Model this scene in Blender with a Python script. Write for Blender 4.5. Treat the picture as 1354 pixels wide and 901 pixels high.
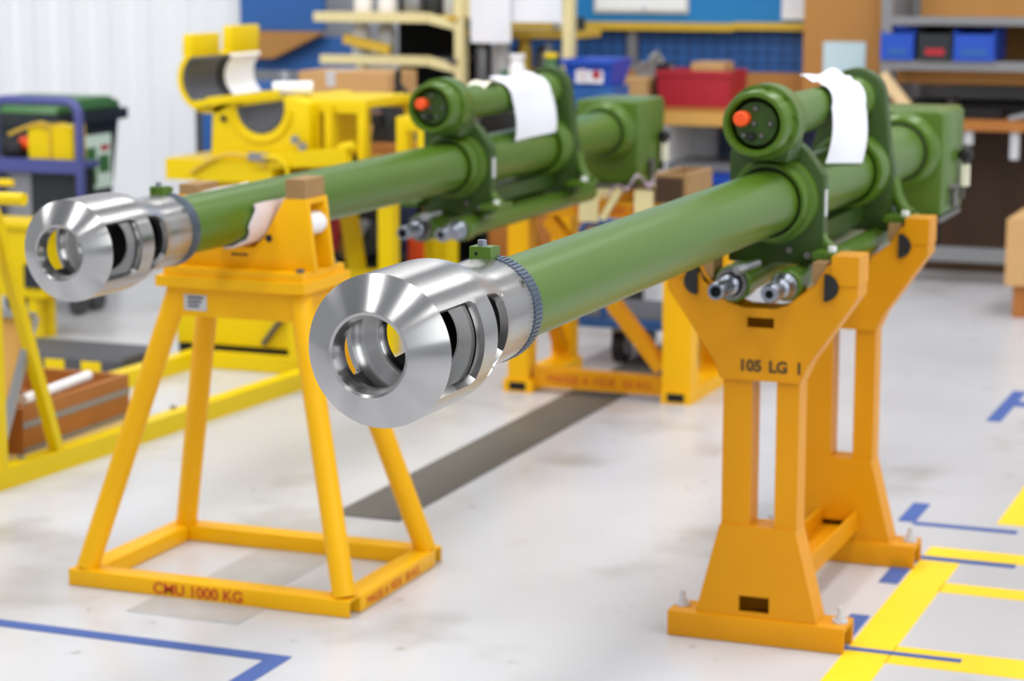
import bpy, bmesh, math, random
from mathutils import Vector, Matrix

for o in list(bpy.data.objects):
    bpy.data.objects.remove(o)
SC = bpy.context.scene
COL = SC.collection
rnd = random.Random(7)

# ------------------------------------------------------------------ camera
cd = bpy.data.cameras.new('camera')
cam = bpy.data.objects.new('camera', cd)
COL.objects.link(cam)
right = Vector((0.92905, 0.36996, 0.0))
fwd = Vector((-0.36455, 0.91545, -0.17058))
fwd.normalize()
right = (right - fwd * right.dot(fwd)).normalized()
up = right.cross(fwd)
R3 = Matrix((right, up, -fwd)).transposed()
cam.matrix_world = Matrix.Translation((0, 0, 1.49)) @ R3.to_4x4()
cd.sensor_width = 36.0
cd.lens = 2974.8 / 1354 * 36
cd.clip_end = 100
cd.dof.use_dof = True
cd.dof.focus_distance = 3.12
cd.dof.aperture_fstop = 5.2
SC.camera = cam

# ------------------------------------------------------------------ light
SC.view_settings.view_transform = 'Standard'
SC.view_settings.look = 'None'
SC.view_settings.exposure = -0.5
SC.view_settings.gamma = 1.0
SC.view_settings.use_curve_mapping = False
wd = bpy.data.worlds.new('world')
SC.world = wd
wd.use_nodes = True
wd.node_tree.nodes['Background'].inputs[0].default_value = (0.93, 0.96, 1.0, 1)
wd.node_tree.nodes['Background'].inputs[1].default_value = 0.75


def area(name, loc, sx, sy, power, aim=None, col=(1, 0.995, 0.985)):
    l = bpy.data.lights.new(name, 'AREA')
    l.shape = 'RECTANGLE'
    l.size, l.size_y, l.energy, l.color = sx, sy, power, col
    o = bpy.data.objects.new(name, l)
    COL.objects.link(o)
    o.location = loc
    if aim:
        o.rotation_euler = (Vector(aim) - Vector(loc)).to_track_quat('-Z', 'Y').to_euler()
    return o


area('overhead_light', (-0.2, 4.5, 5.2), 0.9, 13, 350)
area('overhead_light', (-3.4, 4.5, 5.2), 0.9, 13, 350)
area('overhead_light', (3.0, 4.5, 5.2), 0.9, 13, 300)
area('overhead_light', (-6.6, 6.0, 5.2), 1.6, 7, 430, (-6.9, 10.0, 0.5))  # unseen lamp added to whiten the cladding
area('window_light', (4.2, 2.5, 2.7), 9, 2.6, 260, (-1.5, 4.5, 0.6), (0.96, 0.985, 1))


# ------------------------------------------------------------------ materials
def mat(name, col, rough=0.5, metal=0.0, var=0.0, vscale=6.0, bump=0.0, bscale=60.0, spec=0.5, coat=0.0, emit=0.0, aniso=0.0, radial=None):
    m = bpy.data.materials.new(name)
    m.use_nodes = True
    nt = m.node_tree
    b = nt.nodes['Principled BSDF']
    c = [((x / 12.92) if x <= 0.04045 else ((x + 0.055) / 1.055) ** 2.4) for x in [v / 255 for v in col]]
    b.inputs['Base Color'].default_value = (*c, 1)
    b.inputs['Roughness'].default_value = rough
    b.inputs['Metallic'].default_value = metal
    b.inputs['Specular IOR Level'].default_value = spec
    b.inputs['Coat Weight'].default_value = coat
    tc = nt.nodes.new('ShaderNodeTexCoord')
    if var > 0:
        n = nt.nodes.new('ShaderNodeTexNoise')
        n.inputs['Scale'].default_value = vscale
        n.inputs['Detail'].default_value = 5
        nt.links.new(tc.outputs['Object'], n.inputs['Vector'])
        mx = nt.nodes.new('ShaderNodeMix')
        mx.data_type = 'RGBA'
        mx.inputs['A'].default_value = (*[x * (1 - var) for x in c], 1)
        mx.inputs['B'].default_value = (*[min(1, x * (1 + var * 0.6)) for x in c], 1)
        nt.links.new(n.outputs['Fac'], mx.inputs['Factor'])
        nt.links.new(mx.outputs['Result'], b.inputs['Base Color'])
    if bump > 0:
        n2 = nt.nodes.new('ShaderNodeTexNoise')
        n2.inputs['Scale'].default_value = bscale
        nt.links.new(tc.outputs['Object'], n2.inputs['Vector'])
        bp = nt.nodes.new('ShaderNodeBump')
        bp.inputs['Strength'].default_value = bump
        bp.inputs['Distance'].default_value = 0.002
        nt.links.new(n2.outputs['Fac'], bp.inputs['Height'])
        nt.links.new(bp.outputs['Normal'], b.inputs['Normal'])
    if aniso > 0:
        b.inputs['Anisotropic'].default_value = aniso
        b.inputs['Anisotropic Rotation'].default_value = 0.25
        t = nt.nodes.new('ShaderNodeTangent')
        t.direction_type = 'RADIAL'
        t.axis = radial or 'Y'
        nt.links.new(t.outputs['Tangent'], b.inputs['Tangent'])
    return m


M = {}
M['green'] = mat('olive_green_paint', (76, 107, 24), 0.34, var=0.10, vscale=3, spec=0.4)
M['green_dark'] = mat('olive_green_paint_shaded', (50, 76, 20), 0.45, var=0.12, vscale=5, spec=0.4)  # same green, with the brackets' shade put into a darker colour
M['steel'] = mat('turned_steel', (186, 185, 184), 0.24, 1.0, aniso=0.88, radial='Y', var=0.06, vscale=9)
M['steel_in'] = mat('machined_steel_inside', (150, 152, 158), 0.3, 1.0, var=0.08)
M['knurl'] = mat('phosphated_steel', (92, 104, 120), 0.42, 0.7)
M['chrome'] = mat('chrome', (150, 156, 168), 0.33, 0.95)
M['steel_dull'] = mat('dull_steel', (130, 128, 125), 0.4, 0.9, var=0.2, vscale=20)
M['orange_yellow'] = mat('orange_yellow_paint', (242, 180, 0), 0.42, spec=0.28, var=0.10, vscale=5)
M['stand_amber'] = mat('amber_yellow_paint', (216, 146, 0), 0.42, spec=0.28, var=0.14, vscale=4)
M['lemon'] = mat('lemon_yellow_paint', (230, 199, 0), 0.42, spec=0.3, var=0.08, vscale=5)
M['black'] = mat('black_rubber', (22, 22, 24), 0.6)
M['void'] = mat('black_bore', (8, 8, 9), 0.8)
M['dark_grey'] = mat('dark_grey_liner', (74, 75, 80), 0.5, var=0.08)
M['white_plastic'] = mat('white_plastic', (240, 240, 242), 0.4)
M['paper'] = mat('white_paper', (232, 234, 242), 0.8)
M['cream_paper'] = mat('cream_paper', (235, 232, 210), 0.8)
M['cloth'] = mat('pinkish_white_cloth', (226, 214, 218), 0.9, var=0.08, bump=0.4, bscale=200)
M['label_green'] = mat('pale_green_label', (208, 228, 216), 0.6)
M['rag'] = mat('mauve_grey_cloth', (178, 160, 172), 0.9, var=0.2, vscale=25)
M['wood_brown'] = mat('worn_wood_block', (160, 125, 80), 0.75, var=0.25, vscale=30)
M['wood'] = mat('reddish_wood', (172, 108, 44), 0.6, var=0.25, vscale=9)
M['wood_pale'] = mat('pale_wood', (226, 196, 150), 0.6, var=0.1)
M['orange'] = mat('orange_plastic', (245, 84, 22), 0.45)
M['red_paint'] = mat('red_stencil_paint', (190, 62, 14), 0.6)
M['black_paint'] = mat('black_stencil_paint', (78, 58, 18), 0.7)
M['grey_metal'] = mat('grey_metal', (150, 152, 156), 0.4, 0.6)
M['light_grey'] = mat('light_grey_paint', (196, 198, 202), 0.5)
M['blue'] = mat('blue_paint', (40, 96, 166), 0.5, var=0.05)
M['blue_bright'] = mat('bright_blue_panel', (22, 122, 190), 0.5)
M['blue_bin'] = mat('blue_plastic', (32, 78, 184), 0.4)
M['blue_frame'] = mat('violet_blue_enamel', (72, 78, 140), 0.4)
M['red_bin'] = mat('red_plastic', (176, 34, 48), 0.45)
M['bin_green'] = mat('dark_green_plastic', (62, 110, 60), 0.45)
M['bin_black'] = mat('black_plastic', (34, 40, 44), 0.45)
M['carton'] = mat('brown_cardboard', (200, 158, 104), 0.8, var=0.06)
M['board'] = mat('brown_hardboard', (178, 126, 62), 0.65, var=0.1, vscale=2)
M['cream'] = mat('cream_enamel', (226, 212, 158), 0.45)
M['mustard'] = mat('mustard_enamel', (208, 172, 50), 0.45)
M['pale_blue'] = mat('pale_blue_paper', (196, 222, 230), 0.8)
M['dark_wood'] = mat('dark_wood', (66, 42, 20), 0.6, var=0.3, vscale=5)
M['deep'] = mat('dark_parts_and_shade', (20, 18, 18), 0.8)  # near-black parts, also shade painted into a gap and the rack interior
M['tape_blue'] = mat('blue_floor_tape', (62, 92, 160), 0.6, var=0.12, vscale=20)
M['tape_yellow'] = mat('yellow_floor_paint', (252, 214, 20), 0.5, var=0.05, vscale=15)
M['drain'] = mat('dark_drain_cover', (98, 94, 88), 0.55, 0.2, var=0.2, vscale=6)
M['worn_grey'] = mat('worn_grey_coating', (176, 174, 172), 0.4, var=0.25, vscale=12)
M['plywood'] = mat('plywood_deck', (206, 176, 110), 0.65, var=0.12)
M['tan_board'] = mat('tan_board', (214, 164, 84), 0.6, var=0.06)
M['alu'] = mat('aluminium_edging', (170, 172, 174), 0.4, 0.7)
M['navy'] = mat('navy_paint', (36, 46, 78), 0.5)
M['wall_white'] = mat('white_cladding', (240, 242, 245), 0.5, var=0.02)


def floor_material():
    m = bpy.data.materials.new('epoxy_floor')
    m.use_nodes = True
    nt = m.node_tree
    b = nt.nodes['Principled BSDF']
    tc = nt.nodes.new('ShaderNodeTexCoord')

    def noise(scale, detail, lo, hi):
        n = nt.nodes.new('ShaderNodeTexNoise')
        n.inputs['Scale'].default_value = scale
        n.inputs['Detail'].default_value = detail
        nt.links.new(tc.outputs['Object'], n.inputs['Vector'])
        r = nt.nodes.new('ShaderNodeMapRange')
        r.inputs['From Min'].default_value = lo
        r.inputs['From Max'].default_value = hi
        nt.links.new(n.outputs['Fac'], r.inputs['Value'])
        return r.outputs['Result']

    def mix(fac, a, bcol):
        x = nt.nodes.new('ShaderNodeMix')
        x.data_type = 'RGBA'
        nt.links.new(fac, x.inputs['Factor'])
        if isinstance(a, tuple):
            x.inputs['A'].default_value = a
        else:
            nt.links.new(a, x.inputs['A'])
        x.inputs['B'].default_value = bcol
        return x.outputs['Result']
    c = mix(noise(1.3, 6, 0.35, 0.7), (0.585, 0.59, 0.615, 1), (0.50, 0.50, 0.522, 1))
    c = mix(noise(2.3, 8, 0.56, 0.74), c, (0.36, 0.345, 0.33, 1))
    c = mix(noise(14, 3, 0.70, 0.76), c, (0.33, 0.32, 0.32, 1))
    nt.links.new(c, b.inputs['Base Color'])
    b.inputs['Roughness'].default_value = 0.3
    n2 = nt.nodes.new('ShaderNodeTexNoise')
    n2.inputs['Scale'].default_value = 30
    nt.links.new(tc.outputs['Object'], n2.inputs['Vector'])
    bp = nt.nodes.new('ShaderNodeBump')
    bp.inputs['Strength'].default_value = 0.08
    bp.inputs['Distance'].default_value = 0.003
    nt.links.new(n2.outputs['Fac'], bp.inputs['Height'])
    nt.links.new(bp.outputs['Normal'], b.inputs['Normal'])
    return m


M['floor'] = floor_material()


# ------------------------------------------------------------------ mesh helpers
class MB:
    def __init__(s):
        s.bm = bmesh.new()

    def _poly(s, vs):
        try:
            return s.bm.faces.new(vs)
        except ValueError:
            return None

    def box(s, x0, x1, y0, y1, z0, z1):
        v = [s.bm.verts.new((x, y, z)) for z in (z0, z1) for y in (y0, y1) for x in (x0, x1)]
        for f in ((0, 2, 3, 1), (4, 5, 7, 6), (0, 1, 5, 4), (2, 6, 7, 3), (0, 4, 6, 2), (1, 3, 7, 5)):
            s._poly([v[i] for i in f])
        return s

    def bar(s, p0, p1, w, h, upv=(0, 0, 1)):
        p0, p1 = Vector(p0), Vector(p1)
        d = (p1 - p0).normalized()
        a = d.cross(Vector(upv))
        if a.length < 1e-4:
            a = d.cross(Vector((1, 0, 0)))
        a.normalize()
        b = a.cross(d)
        v = []
        for p in (p0, p1):
            for sa, sb in ((-1, -1), (1, -1), (1, 1), (-1, 1)):
                v.append(s.bm.verts.new(p + a * sa * w / 2 + b * sb * h / 2))
        for f in ((3, 2, 1, 0), (4, 5, 6, 7), (0, 1, 5, 4), (1, 2, 6, 5), (2, 3, 7, 6), (3, 0, 4, 7)):
            s._poly([v[i] for i in f])
        return s

    def cone(s, p0, p1, r0, r1=None, n=24, cap=True):
        r1 = r0 if r1 is None else r1
        p0, p1 = Vector(p0), Vector(p1)
        d = (p1 - p0).normalized()
        a = d.cross(Vector((0, 0, 1)))
        if a.length < 1e-4:
            a = Vector((1, 0, 0))
        a.normalize()
        b = a.cross(d)
        rings = []
        for p, r in ((p0, r0), (p1, r1)):
            rings.append([s.bm.verts.new(p + (a * math.cos(t) + b * math.sin(t)) * r) for t in [2 * math.pi * i / n for i in range(n)]])
        for i in range(n):
            j = (i + 1) % n
            s._poly([rings[0][j], rings[0][i], rings[1][i], rings[1][j]])
        if cap:
            s._poly(rings[0])
            s._poly(rings[1][::-1])
        return s

    def lathe(s, c, prof, n=64, closed=False, a0=0, a1=2 * math.pi):
        """revolve (r, y) pairs about the Y axis through c"""
        c = Vector(c)
        full = abs(a1 - a0 - 2 * math.pi) < 1e-6
        k = n if full else n + 1
        rings = []
        for r, y in prof:
            if r < 1e-6:
                rings.append([s.bm.verts.new(c + Vector((0, y, 0)))])
            else:
                rings.append([s.bm.verts.new(c + Vector((r * math.cos(a0 + (a1 - a0) * i / n), y, r * math.sin(a0 + (a1 - a0) * i / n)))) for i in range(k)])
        prs = list(zip(rings[:-1], rings[1:]))
        if closed:
            prs.append((rings[-1], rings[0]))
        for A, B in prs:
            for i in range(n):
                j = (i + 1) % n if full else i + 1
                a = [A[0]] if len(A) == 1 else [A[j], A[i]]
                b = [B[0]] if len(B) == 1 else [B[i], B[j]]
                if len(a) + len(b) >= 3:
                    s._poly(a + b)
        if not full and closed:
            s._poly([r[0] for r in rings])
            s._poly([r[-1] for r in rings][::-1])
        return s

    def prism(s, pts, y0, y1, holes=(), axis='y'):
        """extrude an outline, with holes, between y0 and y1 (outline in x,z) or along another axis"""
        def P(a, b, t):
            return {'y': (a, t, b), 'x': (t, a, b), 'z': (a, b, t)}[axis]
        tmp = bmesh.new()
        eds = []
        for loop in [pts] + list(holes):
            vs = [tmp.verts.new(P(a, b, y0)) for a, b in loop]
            for i in range(len(vs)):
                eds.append(tmp.edges.new((vs[i], vs[(i + 1) % len(vs)])))
        bmesh.ops.triangle_fill(tmp, edges=eds, use_beauty=True, use_dissolve=False)
        bmesh.ops.dissolve_limit(tmp, angle_limit=0.01, verts=tmp.verts, edges=tmp.edges)
        r = bmesh.ops.extrude_face_region(tmp, geom=tmp.faces[:])
        dv = Vector(P(0, 0, y1)) - Vector(P(0, 0, y0))
        for g in r['geom']:
            if isinstance(g, bmesh.types.BMVert):
                g.co += dv
        bmesh.ops.recalc_face_normals(tmp, faces=tmp.faces)
        me = bpy.data.meshes.new('t')
        tmp.to_mesh(me)
        tmp.free()
        s.bm.from_mesh(me)
        bpy.data.meshes.remove(me)
        return s

    def tube(s, pts, r, n=12, closed=False):
        pts = [Vector(p) for p in pts]
        N = len(pts)
        rings = []
        prev = None
        for i, p in enumerate(pts):
            if closed:
                d = pts[(i + 1) % N] - pts[i - 1]
            else:
                d = pts[min(i + 1, N - 1)] - pts[max(i - 1, 0)]
            d.normalize()
            if prev is None:
                a = d.cross(Vector((0, 0, 1)))
                if a.length < 1e-3:
                    a = d.cross(Vector((1, 0, 0)))
            else:
                a = prev - d * prev.dot(d)
            a.normalize()
            prev = a
            b = a.cross(d)
            rings.append([s.bm.verts.new(p + (a * math.cos(2 * math.pi * k / n) + b * math.sin(2 * math.pi * k / n)) * r) for k in range(n)])
        rng = range(N) if closed else range(N - 1)
        for i in rng:
            A, B = rings[i], rings[(i + 1) % N]
            for k in range(n):
                j = (k + 1) % n
                s._poly([A[j], A[k], B[k], B[j]])
        if not closed:
            s._poly(rings[0])
            s._poly(rings[-1][::-1])
        return s

    def sheet(s, grid, t):
        """a thin sheet from a grid of points, thickened by t"""
        rows, cols = len(grid), len(grid[0])
        G = [[Vector(p) for p in r] for r in grid]
        top, bot = [], []
        for i in range(rows):
            ra, rb = [], []
            for j in range(cols):
                du = G[min(i + 1, rows - 1)][j] - G[max(i - 1, 0)][j]
                dv = G[i][min(j + 1, cols - 1)] - G[i][max(j - 1, 0)]
                nn = du.cross(dv).normalized()
                ra.append(s.bm.verts.new(G[i][j] + nn * t / 2))
                rb.append(s.bm.verts.new(G[i][j] - nn * t / 2))
            top.append(ra)
            bot.append(rb)
        for i in range(rows - 1):
            for j in range(cols - 1):
                s._poly([top[i][j], top[i + 1][j], top[i + 1][j + 1], top[i][j + 1]])
                s._poly([bot[i][j], bot[i][j + 1], bot[i + 1][j + 1], bot[i + 1][j]])
        for i in range(rows - 1):
            s._poly([top[i][0], bot[i][0], bot[i + 1][0], top[i + 1][0]])
            s._poly([top[i][-1], top[i + 1][-1], bot[i + 1][-1], bot[i][-1]])
        for j in range(cols - 1):
            s._poly([top[0][j], top[0][j + 1], bot[0][j + 1], bot[0][j]])
            s._poly([top[-1][j], bot[-1][j], bot[-1][j + 1], top[-1][j + 1]])
        return s

    def hexbolt(s, p, r, h, d=(0, 0, 1)):
        p, d = Vector(p), Vector(d)
        s.cone(p, p + d * h, r, r * 0.96, 6)
        return s

    def bevel(s, w, seg=2, ang=35):
        es = [e for e in s.bm.edges if len(e.link_faces) == 2 and e.calc_face_angle(0) > math.radians(ang)]
        if es:
            bmesh.ops.bevel(s.bm, geom=es, offset=w, segments=seg, affect='EDGES', profile=0.5, clamp_overlap=True)
        return s

    def build(s, name, m, parent=None, origin=None, recalc=True):
        bm = s.bm
        if recalc:
            bmesh.ops.recalc_face_normals(bm, faces=bm.faces)
        for f in bm.faces:
            f.smooth = True
        for e in bm.edges:
            if len(e.link_faces) != 2 or e.calc_face_angle(0) > math.radians(34):
                e.smooth = False
        if parent is not None:
            org = ORG[parent.name]
            po = org
            if origin is not None:
                org = Vector(origin)
        else:
            if origin is None:
                xs = [v.co.x for v in bm.verts]
                ys = [v.co.y for v in bm.verts]
                zs = [v.co.z for v in bm.verts]
                origin = ((min(xs) + max(xs)) / 2, (min(ys) + max(ys)) / 2, min(zs))
            org = Vector(origin)
        for v in bm.verts:
            v.co -= org
        me = bpy.data.meshes.new(name)
        bm.to_mesh(me)
        bm.free()
        me.materials.append(M[m] if isinstance(m, str) else m)
        o = bpy.data.objects.new(name, me)
        COL.objects.link(o)
        if parent is not None:
            o.parent = parent
            o.location = org - po
        else:
            o.location = org
        ORG[o.name] = org
        return o


ORG = {}


def thing(name, loc, label, cat, group=None):
    o = bpy.data.objects.new(name, None)
    o.empty_display_size = 0.1
    COL.objects.link(o)
    o.location = loc
    ORG[o.name] = Vector(loc)
    tag(o, label, cat, group)
    return o


def tag(o, label, cat, group=None):
    o['label'] = label
    o['category'] = cat
    if group:
        o['group'] = group
    return o


def struct(name, mb, m):
    o = mb.build(name, m)
    o['kind'] = 'structure'
    return o


def arc(cx, cz, r, a0, a1, n):
    return [(cx + r * math.cos(math.radians(a0 + (a1 - a0) * i / n)), cz + r * math.sin(math.radians(a0 + (a1 - a0) * i / n))) for i in range(n + 1)]


def lettering(txt, name, size, origin, xdir, ydir, m, parent, stretch=1.0, bold=0.0):
    cu = bpy.data.curves.new('txt', 'FONT')
    cu.body = txt
    cu.size = size
    cu.extrude = 0.0006
    cu.offset = bold
    to = bpy.data.objects.new('txt', cu)
    COL.objects.link(to)
    bpy.context.view_layer.update()
    dg = bpy.context.evaluated_depsgraph_get()
    me = bpy.data.meshes.new_from_object(to.evaluated_get(dg))
    bpy.data.objects.remove(to)
    X, Y = Vector(xdir).normalized(), Vector(ydir).normalized()
    Z = X.cross(Y)
    org = Vector(origin)
    po = ORG[parent.name]
    for v in me.vertices:
        c = v.co
        v.co = X * c.x * stretch + Y * c.y + Z * c.z
    me.materials.clear()
    me.materials.append(M[m])
    me.name = name
    o = bpy.data.objects.new(name, me)
    COL.objects.link(o)
    o.parent = parent
    o.location = org - po
    return o


# ------------------------------------------------------------------ the setting
struct('floor', MB().box(-9, 4.6, -3.2, 11.2, -0.1, 0.0), 'floor')
# corrugated white cladding at the far left
pts = []
x = -9.0
while x < -5.70:
    pts += [(x, 10.5), (x + 0.10, 10.5), (x + 0.12, 10.485), (x + 0.22, 10.485)]
    x += 0.24
pts = [p for p in pts if p[0] < -5.66] + [(-5.66, 10.5), (-5.66, 10.62), (-9.0, 10.62)]
struct('wall_left', MB().prism(pts, 0, 3.6, axis='z'), 'wall_white')
struct('wall_back', MB().box(-9, 4.6, 11.0, 11.2, 0, 3.6), 'light_grey')
hw = [[(x, 1.3), (x + 1.7, 1.3), (x + 1.7, 4.2), (x, 4.2)] for x in (-8.2, -5.6, -3.0, -0.4, 2.2)]
struct('wall_front', MB().prism([(-9, 0), (5, 0), (5, 5.35), (-9, 5.35)], -3.2, -3.0, holes=hw), 'light_grey')
hw = [[(y, 1.3), (y + 1.7, 1.3), (y + 1.7, 4.2), (y, 4.2)] for y in (-2.2, 0.6, 3.4, 6.2)]
struct('wall_right', MB().prism([(-3, 0), (11.2, 0), (11.2, 5.35), (-3, 5.35)], 4.4, 4.6, holes=hw, axis='x'), 'light_grey')
struct('ceiling', MB().box(-9, 4.6, -3.2, 11.2, 5.35, 5.5), 'light_grey')
struct('trim_1', MB().box(-2.615, -2.42, 5.27, 8.8, 0.0, 0.004), 'drain')


def strip(i, x0, x1, y0, y1, m, z=0.002):
    struct('trim_%d' % i, MB().box(x0, x1, y0, y1, 0.0, z), m)


struct('trim_22', MB().box(-2.66, -2.37, 4.29, 4.47, 0.0, 0.0015), 'worn_grey')
struct('trim_23', MB().box(-2.63, -2.42, 4.60, 5.0, 0.0, 0.0015), 'worn_grey')
strip(2, -1.06, -0.962, 3.2, 5.40, 'tape_yellow', 0.0015)
strip(3, -1.06, -0.2, 5.445, 5.535, 'tape_yellow', 0.0015)
strip(4, -0.964, -0.2, 5.135, 5.215, 'tape_yellow', 0.0015)
strip(5, -0.964, -0.2, 4.555, 4.68, 'tape_yellow', 0.0015)
strip(6, -0.945, -0.84, 5.83, 7.2, 'tape_yellow', 0.0015)
strip(7, -1.15, -0.813, 4.612, 4.636, 'tape_blue', 0.003)
strip(8, -1.15, -0.83, 5.410, 5.436, 'tape_blue', 0.003)
strip(9, -1.15, -0.88, 5.742, 5.768, 'tape_blue', 0.003)
strip(10, -1.112, -1.068, 4.67, 4.88, 'tape_blue', 0.0025)
strip(11, -1.112, -1.066, 5.165, 5.41, 'tape_blue', 0.0025)
strip(12, -1.195, -1.150, 5.768, 5.975, 'tape_blue', 0.0025)
strip(13, -1.205, -1.16, 7.15, 7.68, 'tape_blue', 0.0025)
strip(14, -1.16, -0.9, 7.42, 7.50, 'tape_blue', 0.0025)
strip(15, -3.3, -2.15, 4.085, 4.125, 'tape_blue', 0.0025)
strip(16, -2.195, -2.15, 3.2, 4.085, 'tape_blue', 0.0025)


# ------------------------------------------------------------------ gun barrels
def muzzle_brake(root, C0):
    cx, y0, cz = C0
    st = [0.035, 0.036, 0.060, 0.10, 0.136, 0.144, 0.151, 0.165, 0.185, 0.200, 0.212, 0.225, 0.24, 0.258, 0.272, 0.282, 0.290, 0.305, 0.325]

    def ro(y):
        if y < 0.190:
            return 0.105
        if y > 0.325:
            return 0.080
        t = (y - 0.190) / 0.135
        return 0.105 - 0.025 * (3 * t * t - 2 * t ** 3)

    def ri(y):
        return ro(y) - 0.0125
    n = 96
    da = 360 / n
    mb = MB()
    bm = mb.bm
    slots = [(0.036, 0.151, 33), (0.200, 0.290, 34)]

    def ang(k, j):
        a = j * da
        y = st[k]
        # round off the corners of the ports
        for s0, s1, h in slots:
            for c in (0, 180, 360):
                if s0 - 1e-4 <= y <= s1 + 1e-4 and abs(abs(a - c) - 33.75) < 0.01:
                    sg = 1 if a > c else -1
                    if s1 < 0.2:
                        return a - sg * {0.144: 1.2, 0.151: 4.0}.get(y, 0)
                    return a - sg * {0.272: 1.5, 0.282: 3.5, 0.290: 7.5}.get(y, 0)
        return a
    out, inn = [], []
    for k, y in enumerate(st):
        ra, rb = [], []
        for j in range(n):
            a = math.radians(ang(k, j))
            ra.append(bm.verts.new((cx + ro(y) * math.cos(a), y0 + y, cz + ro(y) * math.sin(a))))
            rb.append(bm.verts.new((cx + ri(y) * math.cos(a), y0 + y, cz + ri(y) * math.sin(a))))
        out.append(ra)
        inn.append(rb)

    def cut(k, j):
        ym = (st[k] + st[k + 1]) / 2
        am = (j + 0.5) * da
        for s0, s1, h in slots:
            if s0 < ym < s1:
                for c in (0, 180, 360):
                    if abs(am - c) < 33.75:
                        return True
        return False
    for k in range(len(st) - 1):
        for j in range(n):
            jj = (j + 1) % n
            if cut(k, j):
                # walls of the port
                if not cut(k, (j - 1) % n):
                    mb._poly([out[k][j], inn[k][j], inn[k + 1][j], out[k + 1][j]])
                if not cut(k, jj):
                    mb._poly([out[k][jj], out[k + 1][jj], inn[k + 1][jj], inn[k][jj]])
                if k == 0 or not cut(k - 1, j):
                    mb._poly([out[k][j], out[k][jj], inn[k][jj], inn[k][j]])
                if not cut(k + 1, j):
                    mb._poly([out[k + 1][j], inn[k + 1][j], inn[k + 1][jj], out[k + 1][jj]])
                continue
            mb._poly([out[k][jj], out[k][j], out[k + 1][j], out[k + 1][jj]])
            mb._poly([inn[k][j], inn[k][jj], inn[k + 1][jj], inn[k + 1][j]])
    # front cone with its polished bore rim, welded to the shell
    c = (cx, y0, cz)
    mb.lathe(c, [(0.0925, 0.0352), (0.051, 0.0352), (0.049, 0.030), (0.049, 0.012), (0.0535, 0.002), (0.0575, 0.0), (0.060, 0.0008), (0.102, 0.0325), (0.105, 0.035)], n)
    # collar behind
    mb.lathe(c, [(0.080, 0.325), (0.080, 0.402), (0.0785, 0.406), (0.066, 0.406)], n)
    bmesh.ops.remove_doubles(bm, verts=bm.verts, dist=0.0003)
    o = mb.build('muzzle_brake', 'steel', root, origin=C0)
    o.data.materials.append(M['void'])
    for p in o.data.polygons:
        q = p.center
        if 0.185 < q.y < 0.33 and math.hypot(q.x, q.z) < ro(q.y) - 0.009:
            p.material_index = 1
    # inner baffles
    ib = MB()
    ib.lathe(c, [(0.0935, 0.142), (0.090, 0.152), (0.080, 0.158), (0.064, 0.162), (0.059, 0.164), (0.057, 0.167), (0.057, 0.182), (0.0575, 0.184)], n)
    ib.build('baffle', 'steel', o, recalc=False)
    ib = MB().lathe(c, [(0.0575, 0.184), (0.093, 0.190)], n)
    ib.lathe(c, [(0.0785, 0.292), (0.058, 0.292), (0.055, 0.295), (0.055, 0.30), (0.0535, 0.302), (0.0535, 0.6)], n)
    ib.build('rear_chamber', 'void', o, recalc=False)
    # toothed locking ring
    kb = MB()
    N = 72
    prof_t = []
    for i in range(N):
        a0 = 2 * math.pi * i / N
        for f, r in ((0.0, 0.0815), (0.5, 0.0815), (0.58, 0.0797), (0.92, 0.0797)):
            a = a0 + f * 2 * math.pi / N
            prof_t.append((cx + r * math.cos(a), cz + r * math.sin(a)))
    kb.prism(prof_t, y0 + 0.4065, y0 + 0.437, holes=[[(cx + 0.063 * math.cos(t), cz + 0.063 * math.sin(t)) for t in [2 * math.pi * i / 48 for i in range(48)]]])
    kb.build('locking_ring', 'knurl', o)
    b = MB().box(cx - 0.019, cx + 0.015, y0 + 0.392, y0 + 0.420, cz + 0.076, cz + 0.097)
    b.box(cx - 0.012, cx + 0.010, y0 + 0.420, y0 + 0.442, cz + 0.0815, cz + 0.093)
    b.bevel(0.002)
    bl = b.build('clamp_block', 'green', o)
    MB().hexbolt((cx - 0.004, y0 + 0.406, cz + 0.097), 0.0075, 0.009).build('bolt', 'chrome', o)
    MB().cone((cx - 0.008, y0 + 0.3922, cz + 0.087), (cx - 0.008, y0 + 0.3915, cz + 0.087), 0.0028, n=12).build('pin_hole', 'void', o)
    a = math.radians(36)
    d = Vector((math.cos(a), 0, math.sin(a)))
    p = Vector((cx, y0 + 0.394, cz)) + d * 0.0795
    MB().cone(p, p + d * 0.0012, 0.0075, n=20).build('set_screw', 'steel_dull', o)
    MB().cone(p + d * 0.0012, p + d * 0.0016, 0.0035, n=12).build('screw_socket', 'void', o)
    return o


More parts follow.
